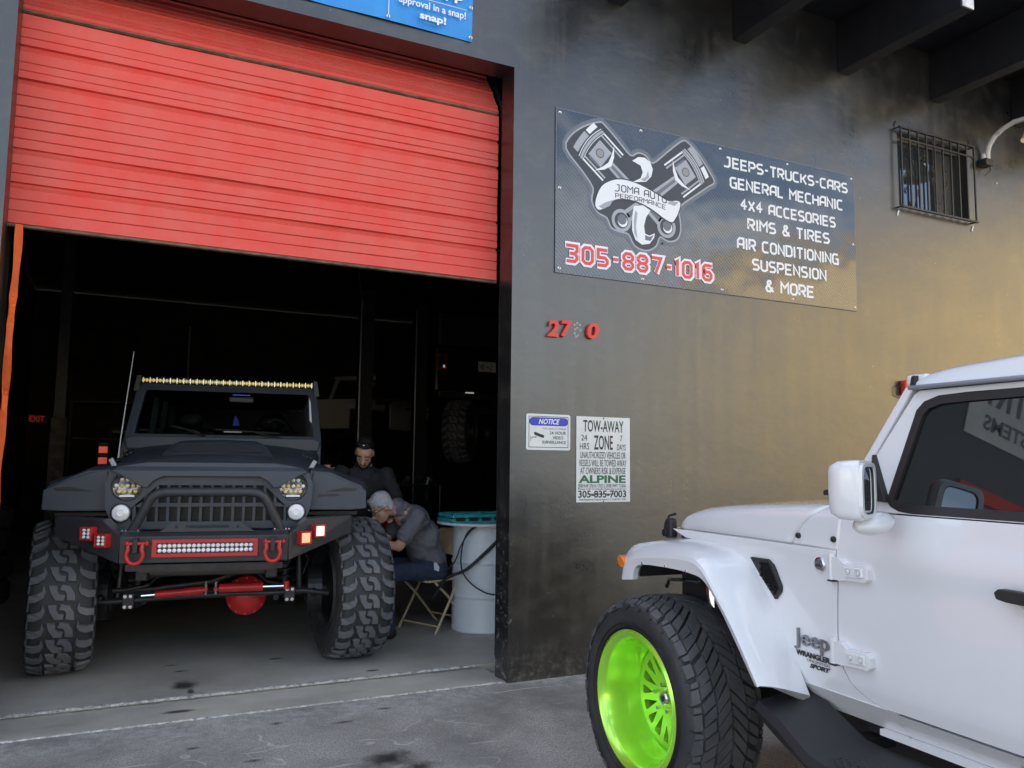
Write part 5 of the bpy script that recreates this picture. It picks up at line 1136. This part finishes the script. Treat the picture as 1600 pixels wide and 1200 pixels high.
sh=M(); sh.cap(neck0+Vector((.02,.01,-.012)),chest,.088,.145); sh.cap(chest,Vector((.0,1.72,.74)),.145,.150); sh.cap(Vector((.0,1.72,.74)),Vector((.085,1.74,.585)),.150,.145)
sh.cap(neck0,neck0+Vector((-.030,-.010,.022)),.090,.076); sh.ell((-.10,1.68,.965),(.13,.235,.12)); sh.ell((.02,1.73,.80),(.13,.20,.17)); sh.ell((.085,1.745,.60),(.125,.185,.10))
for a,b in ((shL,elL),(shR,elR)): sh.cap(a+Vector((.01,0,0)),a*.35+b*.65,.078,.072); 
shirt=flesh(sh,'shirt','shirt',SM,.010,4,.013,10,2)
cl=M().lathe([(.078,-.03),(.084,.012),(.078,.030),(.066,.02)],(0,0,0),'z',22).xf(Matrix.Translation(neck0+Vector((-.030,-.008,.022)))@Vector((-.75,-.1,.6)).to_track_quat('Z','Y').to_matrix().to_4x4()); cl.build('collar','shirt',shirt,smooth=True)
for k,(a,b) in enumerate(((shL,elL),(shR,elR))):
    e=a*.33+b*.67; M().lathe([(.074,-.012),(.077,0),(.074,.012),(.068,.0)],(0,0,0),'z',20).xf(Matrix.Translation(e)@(b-a).to_track_quat('Z','Y').to_matrix().to_4x4()).build('sleeve_cuff','shirt',shirt,smooth=True)
tr=M(); tr.ell((.085,1.74,.52),(.145,.20,.115))
for s,k,fo in ((-1,kn[0],ft[0]),(1,kn[1],ft[1])):
    tr.cap(hip+Vector((.0,s*.10,-.01)),k,.098,.072); tr.cap(k,fo+Vector((0,0,.03)),.072,.058)
trs=flesh(tr,'trousers','jeans',SM,.012,4,.006,9,5)
M().plate([(.045,.545),(.085,.53),(.09,.565),(.06,.61),(.04,.60)],[],1.525,1.532,'y').build('paper_tag','prw',trs)
for fo in ft:
    b_=M(); b_.cap(fo+Vector((.03,0,-.02)),fo+Vector((-.16,-.02,-.035)),.045,.038); flesh(b_,'shoe','blk',SM,.01,3)
hr=M(); hr.ell(P(-.020,0,.052),(.082,.100,.086),18,14,rot); hr.ell(P(-.060,0,-.005),(.072,.055,.070),14,10,rot); 
for s in (-1,1): hr.cap(P(.02,s*.070,.045),P(-.045,s*.068,-.035),.020,.018)
hr.ell(P(.045,0,.100),(.060,.040,.025),12,8,rot)
hair=flesh(hr,'hair','hairg',SM,.007,3,.002,45,1)
gl=[]; 
for s in (-1,1):
    g=M(); ring=[P(.099,s*.034+.024*cos(a),.010+.018*sin(a)) for a in [2*pi*i/20 for i in range(21)]]; g.tube(ring,.0022,6)
    if s==-1: G_=g.build('glasses','blk',SM)
    else: g.build('rim','blk',G_)
    M().tube([P(.098,s*.058,.014),P(.04,s*.080,.012),P(-.015,s*.086,.008),P(-.03,s*.084,-.02)],.0028,6).build('temple','blk',G_)
face_details(P,rot,body)
M().tube([P(.085,-.048,.042),P(.094,-.032,.046),P(.093,-.016,.040)],.004,6).build('eyebrow','hairg',body); M().tube([P(.085,.048,.042),P(.094,.032,.046),P(.093,.016,.040)],.004,6).build('eyebrow','hairg',body)
M().tube([P(.090,-.026,-.066),P(.099,0,-.066),P(.090,.026,-.066)],.0025,6).build('mouth','frame',body)
# --- standing man
PM=thing('person','dark haired young person in black t-shirt looking down behind the fender','person',(-.42,2.12,.010))
f,u,r=frame_((-.34,-.70,-.66),(-.15,-.55,.8)); hc=Vector((-.475,1.92,1.520))
bd=M(); P,rot=head_parts(bd,hc,f,u,r); nk=Vector((-.445,2.03,1.405)); bd.cap(P(-.04,0,-.05),nk,.050,.060)
ch=Vector((-.43,2.10,1.20)); hp_=Vector((-.40,2.20,.93)); bd.cap(nk,ch,.075,.13); bd.cap(ch,hp_,.13,.125)
sR=Vector((-.645,2.02,1.35)); eR=Vector((-.80,1.90,1.20)); wR=Vector((-.86,1.74,1.375)); sL=Vector((-.225,2.07,1.335)); eL=Vector((-.13,1.98,1.07)); wL=Vector((-.24,1.78,.98))
bd.cap(sR,eR,.05,.042); bd.cap(eR,wR,.040,.027); hand(bd,wR,(-.10,-.7,.35),(0,.4,.9),curl=.6)
bd.cap(sL,eL,.05,.042); bd.cap(eL,wL,.040,.027); hand(bd,wL,(-.6,-.8,0),(0,0,1),curl=.6)
for s in (-1,1): bd.cap(hp_+Vector((s*.09,0,-.02)),(hp_.x+s*.10,2.16,.52),.085,.058); bd.cap((hp_.x+s*.10,2.16,.52),(hp_.x+s*.11,2.22,.09),.055,.038)
body=flesh(bd,'body','skin2',PM,.010,4)
t=M(); t.cap(nk+Vector((0,.015,-.045)),ch,.105,.15); t.cap(ch,hp_+Vector((0,0,.03)),.15,.15); t.ell((-.435,2.07,1.28),(.235,.12,.13)); t.ell((-.43,2.12,1.05),(.19,.13,.2))
for a,b in ((sR,eR),(sL,eL)): t.cap(a,a*.3+b*.7,.072,.066)
flesh(t,'tshirt','tee',PM,.010,4,.012,10,4)
t=M(); t.ell(hp_+Vector((0,0,-.02)),(.17,.13,.11))
for s in (-1,1): t.cap(hp_+Vector((s*.09,0,-.04)),(hp_.x+s*.10,2.16,.52),.100,.072); t.cap((hp_.x+s*.10,2.16,.52),(hp_.x+s*.11,2.22,.11),.070,.058)
flesh(t,'trousers','jeans',PM,.014,4,.005,9,6)
for s in (-1,1): b_=M(); b_.cap((hp_.x+s*.11,2.24,.05),(hp_.x+s*.12,2.08,.045),.045,.036); flesh(b_,'shoe','blk',PM,.01,3)
hr=M(); hr.ell(P(-.030,0,.060),(.079,.092,.080),18,14,rot); hr.ell(P(-.065,0,.0),(.068,.045,.06),14,10,rot); hr.ell(P(.030,0,.112),(.056,.045,.022),12,8,rot)
flesh(hr,'hair','hairb',PM,.008,3,.004,30,3)
M().tube([P(.058,-.062,-.05),P(.062,-.042,-.088),P(.080,0,-.105),P(.062,.042,-.088),P(.058,.062,-.05)],[.010,.013,.014,.013,.010],8).build('beard','hairb',body,smooth=True)
M().tube([P(.093,-.022,-.052),P(.102,0,-.050),P(.093,.022,-.052)],.004,6).build('moustache','hairb',body)
for s in (-1,1): M().tube([P(.083,s*.050,.034),P(.091,s*.034,.040),P(.091,s*.016,.036)],.0035,6).build('eyebrow','hairb',body)
for q in (-1,1): M().tube([P(.086,q*.046,.008),P(.092,q*.034,.004),P(.090,q*.020,.008)],.003,6).build('closed_eye','hairb',body)
sg=M().tube([P(.045,-.04,.135),P(.055,0,.138),P(.045,.04,.135)],.010,8).build('sunglasses','blk',PM); M().ell(P(.062,.0,.140),(.010,.006,.008),8,6,rot).build('glint','chrome',sg)

# --- folding chair
CH=thing('folding_chair','beige metal folding chair under the seated person in the grey shirt','chair',(.115,1.79,.010),R(24))
def ct(p,rr=.011,name='leg'): return M().tube(p,rr,10).build(name,'chair',CH,smooth=True)
M().plate([(-.19,-.19),(.17,-.20),(.20,-.17),(.20,.17),(.17,.20),(-.19,.19),(-.215,.15),(-.215,-.15)],[],.425,.443,'z').build('seat','chair',CH,bevel=.006)
for s in (-1,1): ct([(.265,s*.20,.80),(.235,s*.215,.66),(.13,s*.222,.44),(-.16,s*.225,.0)]); ct([(-.15,s*.205,.425),(.0,s*.205,.30),(.29,s*.205,.0)])
ct([(.265,-.20,.80),(.275,-.15,.835),(.278,0,.842),(.275,.15,.835),(.265,.20,.80)],.011,'back_rail')
rings=[]
for z,x,w_ in ((.62,.205,.185),(.64,.21,.195),(.70,.225,.200),(.78,.252,.198),(.82,.266,.17),(.832,.270,.14)): rings.append([(x+.012*(1-(q/6-.0)**2*1)*0+.02*(1-((q-6)/6)**2),w_*(q-6)/6,z) for q in range(13)]+[(x-.008+.02*(1-((q-6)/6)**2),w_*(q-6)/6,z) for q in range(12,-1,-1)])
M().loft(rings).build('backrest','chair',CH,smooth=True)
ct([(-.125,-.22,.06),(-.125,.22,.06)],.008,'stretcher'); ct([(.20,-.205,.09),(.20,.205,.09)],.008,'stretcher'); ct([(-.10,-.21,.115),(.06,-.21,.115),(.10,-.2,.14)],.007,'brace') if 0 else None
# --- drum with lid, case and hoses
DR=thing('oil_drum','pale blue steel drum with rolling hoops beside the right door jamb','drum',(.555,1.63,.010))
M().lathe([(.001,0),(.280,0),(.288,.008),(.288,.02),(.283,.03),(.283,.28),(.290,.290),(.293,.30),(.290,.31),(.283,.32),(.283,.565),(.290,.575),(.293,.585),(.290,.595),(.283,.605),(.283,.87),(.290,.878),(.290,.895),(.282,.90),(.275,.888),(.001,.888)],(.555,1.63,.010),'z',64).build('drum_body','drum',DR,smooth=True,ang=30)
M().cyl((.40,1.36,.45),(.40,1.345,.45),.0,4) if 0 else None
M().box(.29,.33,1.40,1.405,.18,.30).xf(Matrix.Identity(4)).build('label','signw',DR) if 0 else None
LD=M().lathe([(.001,0),(.385,0),(.405,.006),(.41,.016),(.405,.024),(.385,.026),(.001,.024)],(0,0,0),'z',56).build('round_tabletop','drum',None,smooth=True,ang=40); LD.location=(.53,1.62,.912); tag(LD,'round pale tabletop lying on the blue drum under the teal case','tabletop')
CS=thing('organizer_case','flat teal plastic organizer case lying on the round top over the drum','case',(.47,1.60,.938))
M().box(.16,.80,1.42,1.78,.939,.972).build('case_base','teal',CS,bevel=.006); M().box(.165,.795,1.425,1.775,.976,1.012).build('case_lid','teal',CS,bevel=.008)
for i in range(5): M().box(.19+i*.12,.27+i*.12,1.412,1.425,.955,.985).build('latch','blk',CS)
for i in range(4): M().box(.20+i*.15,.31+i*.15,1.5,1.7,1.013,1.020).build('lid_panel','teal',CS)
def hose(pts,rr,lb,name='hose',mt='blk'):
    P_=[]; pv=[Vector(p) for p in pts]
    for i in range(len(pv)-1):
        p0,p1,p2,p3=pv[max(i-1,0)],pv[i],pv[i+1],pv[min(i+2,len(pv)-1)]
        for k in range(6): t=k/6; P_.append(.5*((2*p1)+(p2-p0)*t+(2*p0-5*p1+4*p2-p3)*t*t+(-p0+3*p1-3*p2+p3)*t**3))
    P_.append(pv[-1]); o=M().tube(P_,rr,10).build(name,mt,None,smooth=True,ang=80); rebase(o,pts[-1]); tag(o,lb,'hose' if rr>.008 else 'cable'); return o
hose([(.80,1.34,.92),(.62,1.32,.86),(.44,1.34,.70),(.28,1.40,.55),(.14,1.5,.47),(.06,1.6,.30)],.014,'thick black air hose running diagonally down across the blue drum','air_hose')
hose([(.60,1.33,.905),(.42,1.36,.93),(.28,1.38,.86),(.235,1.40,.68),(.25,1.38,.52),(.36,1.325,.40),(.52,1.31,.345),(.75,1.32,.40)],.006,'thin black cable looping low round the front of the blue drum','cable')
hose([(.72,1.32,.91),(.50,1.32,.935),(.33,1.35,.90),(.245,1.42,.76),(.20,1.45,.62),(.12,1.5,.52)],.006,'thin black cable draped from the tabletop edge behind the chair','cable')
# --- left of the jeep: exit sign, column, pickup tail
EX=thing('exit_sign','small red EXIT sign glowing faintly on the dark left wall','sign',(-3.5,9,1.96)); 
M().box(-3.63,-3.37,8.99,9.03,1.96,2.09).build('sign_box','blk',EX); text('EXIT','lettering','exitr',EX,-3.60,-3.40,1.985,2.07,8.985,.02)
CL=thing('column','peeling rusty steel column left of the black off-roader','column',(-3.08,6.5,0)); M().box(-3.16,-2.98,6.4,6.6,0,1.95).build('column_base','rust',CL,bevel=.01); M().box(-3.13,-3.01,6.43,6.57,1.95,5.2).build('post','steel',CL)
PK=thing('pickup_truck','dark pickup truck seen from behind with red tail lamp left of the black off-roader','truck',(-1.85,5.0,.010),R(0))
M().plate([(-.72,.55),(.9,.55),(.95,.7),(.95,1.25),(.9,1.36),(-.72,1.36),(-.76,1.25),(-.76,.7)],[],0,2.2,'y').build('bed','blkgloss',PK,bevel=.02)
M().plate([(-.60,1.36),(.8,1.36),(.68,1.86),(-.50,1.86)],[],2.0,3.6,'y').build('cab','blkgloss',PK,bevel=.04); M().box(-.6,.8,-.12,-.0,.45,.58).build('rear_bumper','steel',PK)
for s,x in ((1,-.70),(-1,.82)):
    tl=M().box(x-.05,x+.06,-.02,.10,1.26,1.62).build('tail_lamp','blk',PK,bevel=.01)
    for z in (1.29,1.38,1.50): M().box(x-.04,x+.045,-.03,-.018,z,z+.07).build('lens','redlens_lit',tl) if 'redlens_lit' in MT else (MT.__setitem__('redlens_lit',mat('lit_red_lens',(.6,.02,.01),.2,emit=(1,.05,.03),es=.12)),M().box(x-.04,x+.045,-.03,-.018,z,z+.07).build('lens','redlens_lit',tl))
M().box(-.62,-.1,-.02,.4,1.72,1.755).build('rack_bar','pinkbar' if 0 else 'rust',PK)
for x in (-.6,.75): 
    w_=M().lathe([(.20,-.14),(.38,-.14),(.40,-.1),(.40,.1),(.38,.14),(.20,.14)],(x,.8,.40),'x',32).build('wheel','rub',PK,smooth=True)
# --- two-post lifts
def lift(x,y,lb):
    t=thing('lift_post',lb,'vehicle lift',(x,y,.010))
    M().plate([(x-.09,y-.1),(x+.09,y-.1),(x+.09,y+.12),(x+.05,y+.12),(x+.05,y-.05),(x-.05,y-.05),(x-.05,y+.12),(x-.09,y+.12)],[],.02,3.9,'z').build('post','steel',t); M().box(x-.25,x+.25,y-.25,y+.25,.010,.03).build('base_plate','steel',t)
    M().box(x-.085,x+.085,y-.16,y+.05,1.2,1.75).build('carriage','blk',t); M().tube([(x,y-.1,1.35),(x+.5,y+.5,1.42)],.05,8).build('arm','steel',t); M().tube([(x-.11,y-.12,3.8),(x-.11,y-.12,.4)],.010,6).build('hydraulic_line','steel2',t)
lift(.74,6.3,'dark steel lift post directly behind the standing person'); lift(1.78,6.9,'dark steel lift post between the far white vehicle and the raised black one')
# --- far white vehicle on a lift
FW=thing('raised_white_offroader','white off-roader raised on a lift deep in the dark garage','off-road vehicle',(1.62,11.3,1.46),R(-46))
WM='whitemat'
for x0,x1,y0,y1,cut in ((.74,.77,.78,1.72,0),(.74,.77,1.76,2.62,1)):
    P_=[(y0,.66),(y1 if not cut else y1-.45,.66),(y1,1.0 if cut else .66),(y1,1.22),(y0,1.22)]
    d_=M().plate(P_,[],x0,x1,'x').build('door',WM,FW,bevel=.008); M().plate([(y0,1.225),(y1,1.225),(y1,1.72),(y0+.12 if not cut else y0,1.72)],[[(y0+.07,1.25),(y1-.07,1.25),(y1-.07,1.66),(y0+(.17 if not cut else .07),1.66)]],x0-.02,x1-.015,'x').build('window_frame',WM,d_); M().box(.77,.80,y1-.25,y1-.10,1.10,1.14).build('handle','blk',d_)
M().box(.70,.735,.7,3.4,.62,1.74).build('inner_body','blk',FW); M().box(-.77,.69,2.9,3.4,.62,1.74).build('rear_body','blk',FW); M().box(-.74,.74,.95,3.45,1.76,1.82).build('roof',WM,FW,bevel=.02)
M().plate([(-.75,1.22),(.75,1.22),(.68,1.78),(-.68,1.78)],[[(-.66,1.28),(.66,1.28),(.60,1.73),(-.60,1.73)]],.72,.76,'y',lambda x,y,z:(x,y+(z-1.2)*.4,z)).build('windshield_frame',WM,FW)
M().box(-.62,.62,.80,.92,1.84,1.89).build('light_bar','bright',FW)
M().plate([(-.66,1.0),(.66,1.0),(.70,1.12),(.68,1.20),(-.68,1.20),(-.70,1.12)],[],-.55,.72,'y').build('hood',WM,FW,bevel=.03); M().box(-.60,.60,-.6,-.55,.62,1.1).build('grille',WM,FW)
for s in (-1,1):
    M().tube([(s*.70,-.45,1.0),(s*.85,-.45,.98),(s*.92,-.42,.85),(s*.92,-.38,.70)],.04,8).build('fender_tube',WM,FW,smooth=True)
    wh=M().lathe([(.22,-.15),(.42,-.16),(.46,-.12),(.46,.12),(.42,.16),(.22,.15)],(s*.85,0,.05),'x',32).build('wheel','rub',FW,smooth=True)
M().box(-.5,.5,-.3,2.8,.45,.6).build('chassis','blk',FW)
# --- raised black vehicle at the right
RB=thing('raised_black_offroader','black off-roader raised on a lift at the right, rear end with licence plate','off-road vehicle',(2.9,6.6,.010),R(0))
M().box(-.98,.85,.0,3.2,2.50,3.25).build('body','blkgloss',RB,bevel=.05); M().box(-.9,.8,.1,3.2,3.25,3.8).build('hardtop','blk',RB,bevel=.05); M().box(-.95,.85,-.12,.0,2.42,2.52).build('rear_bumper','blk',RB,bevel=.02)
M().box(-.62,.2,-.16,-.02,2.20,2.30).build('tank_skid','whitemat_dim' if 0 else 'frame2',RB) if 0 else M().plate([(-.50,2.20),(.3,2.18),(.3,2.30),(-.55,2.30)],[],-.1,.4,'y').build('muffler','rust2' if 0 else 'pipe2' if 0 else 'steel',RB)
tl=M().plate([(-.96,2.86),(-.80,2.86),(-.80,3.10),(-.96,3.10)],[[(-.935,2.885),(-.825,2.885),(-.825,3.075),(-.935,3.075)]],-.04,.0,'y').build('tail_lamp','redlens',RB); M().box(-.935,-.825,-.03,.0,2.885,3.075).build('lens','blk',tl); M().box(-.86,-.83,-.036,-.03,2.89,2.93).build('reverse_lamp','led_on',tl)
pl=M().box(-.275,.03,-.05,-.04,2.86,3.02).build('license_plate','signw',RB,bevel=.004); text('HBY','lettering','inkgreen',pl,-.255,-.155,2.895,2.975,-.0512,.02,ext=.0006); text('Z','lettering','inkgreen',pl,-.075,-.035,2.895,2.975,-.0512,.02,ext=.0006); M().ell((-.115,-.052,2.935),(.026,.004,.03)).build('plate_fruit','amber',pl); text('MYFLORIDA.COM','lettering','inkgreen',pl,-.20,-.04,2.995,3.010,-.0512,ext=.0006); text('SUNSHINE STATE','lettering','inkgreen',pl,-.20,-.04,2.868,2.882,-.0512,ext=.0006)
M().box(-.52,-.38,-.13,-.12,2.50,2.52).build('bumper_light','led_on',RB)
wb=wheel(RB,'wheel',(-.68,-.35,1.90),R(-38),.47,.17,.24,.03,MUD,24,'steel',1,'steel')
M().cyl((-.6,.1,1.9),(.7,.3,1.9),.06,14).build('rear_axle','steel',RB,smooth=True); M().ell((.0,.2,1.9),(.16,.18,.16)).build('diff_housing','steel',RB,smooth=True); M().cyl((-.35,.0,1.95),(-.28,.1,2.5),.04,10).build('shock','bright',RB); 
for x in (-.30,.1): M().tube([(x,-.05,1.85),(x+.1,.4,2.45)],.02,8).build('link_arm','steel',RB)
# --- clutter in the dark
TR=thing('tool_trolley','dim red tool trolley behind the seated person','trolley',(.35,4.6,.010)); M().box(0,.62,4.4,4.85,.12,.98).build('cabinet','red',TR,bevel=.02)
for i in range(4): M().box(.03,.59,4.38,4.398,.18+i*.2,.34+i*.2).build('drawer','red',TR,bevel=.005)
for x in (.08,.54): M().cyl((x-.02,4.5,.06),(x+.02,4.5,.06),.05,12).build('caster','rub',TR)
SHF=thing('shelving','dark metal shelving with boxes against the rear of the garage','shelf',(-.6,12.4,.010))
for x in (-3.2,-1.6,0.2,1.9): M().box(x-.02,x+.02,12.2,12.8,.010,2.6).build('upright','steel',SHF)
for z in (.4,1.1,1.8,2.5): M().box(-3.2,1.9,12.2,12.8,z,z+.03).build('shelf_board','steel',SHF)
rnd=random.Random(11)
for i in range(22):
    z=(.43,1.13,1.83)[i%3]; x=-3.0+rnd.random()*4.5; wd=.15+rnd.random()*.25; o=M().box(x,x+wd,12.22,12.6,z,z+.2+rnd.random()*.3).build('parts_box',rnd.choice(['rust','steel','frame']),SHF)
CJ=thing('conduit','thin pale conduit pipe running up the rear wall of the garage','pipe',(-1.0,12.9,1)); M().cyl((-1.15,12.95,1.2),(-1.15,12.95,4.2),.02,8).build('pipe','pipe',CJ); M().cyl((-.95,12.95,1.2),(-.95,12.95,3.9),.012,8).build('pipe','frame',CJ)

CT=thing('parts_cart','dark steel parts cart with loose metal parts behind the two people','cart',(1.15,5.4,.010))
for x in (.85,1.5):
    for y in (5.2,5.7): M().cyl((x,y,.02),(x,y,1.15),.018,8).build('upright','steel',CT)
for z in (.35,.75,1.13): M().box(.84,1.51,5.19,5.71,z,z+.02).build('shelf','steel',CT)
rnd=random.Random(5)
for z in (.37,.77,1.15):
    for i in range(4):
        x=.93+i*.15; h=.06+rnd.random()*.14; M().cyl((x,5.3+rnd.random()*.2,z+.001),(x+.02,5.35,z+h),.03+rnd.random()*.03,12).build('metal_part',rnd.choice(['bright','steel','steel2','rust']),CT)
TSK=thing('tyre_stack','stack of old tyres against the dark left garage wall','tyre',(-3.7,4.6,.010))
for i in range(4): M().lathe([(.20,0),(.36,.01),(.40,.05),(.40,.19),(.36,.23),(.20,.24),(.20,0)],(-3.7+.02*sin(i*2),4.6,.012+i*.242),'z',32).build('tyre','rub',TSK,smooth=True)
hose([(-.2,3.2,5.1),(-.18,3.2,4.2),(-.22,3.25,3.5),(-.15,3.2,3.0)],.009,'black air line hanging from the garage ceiling behind the red door','air_line')
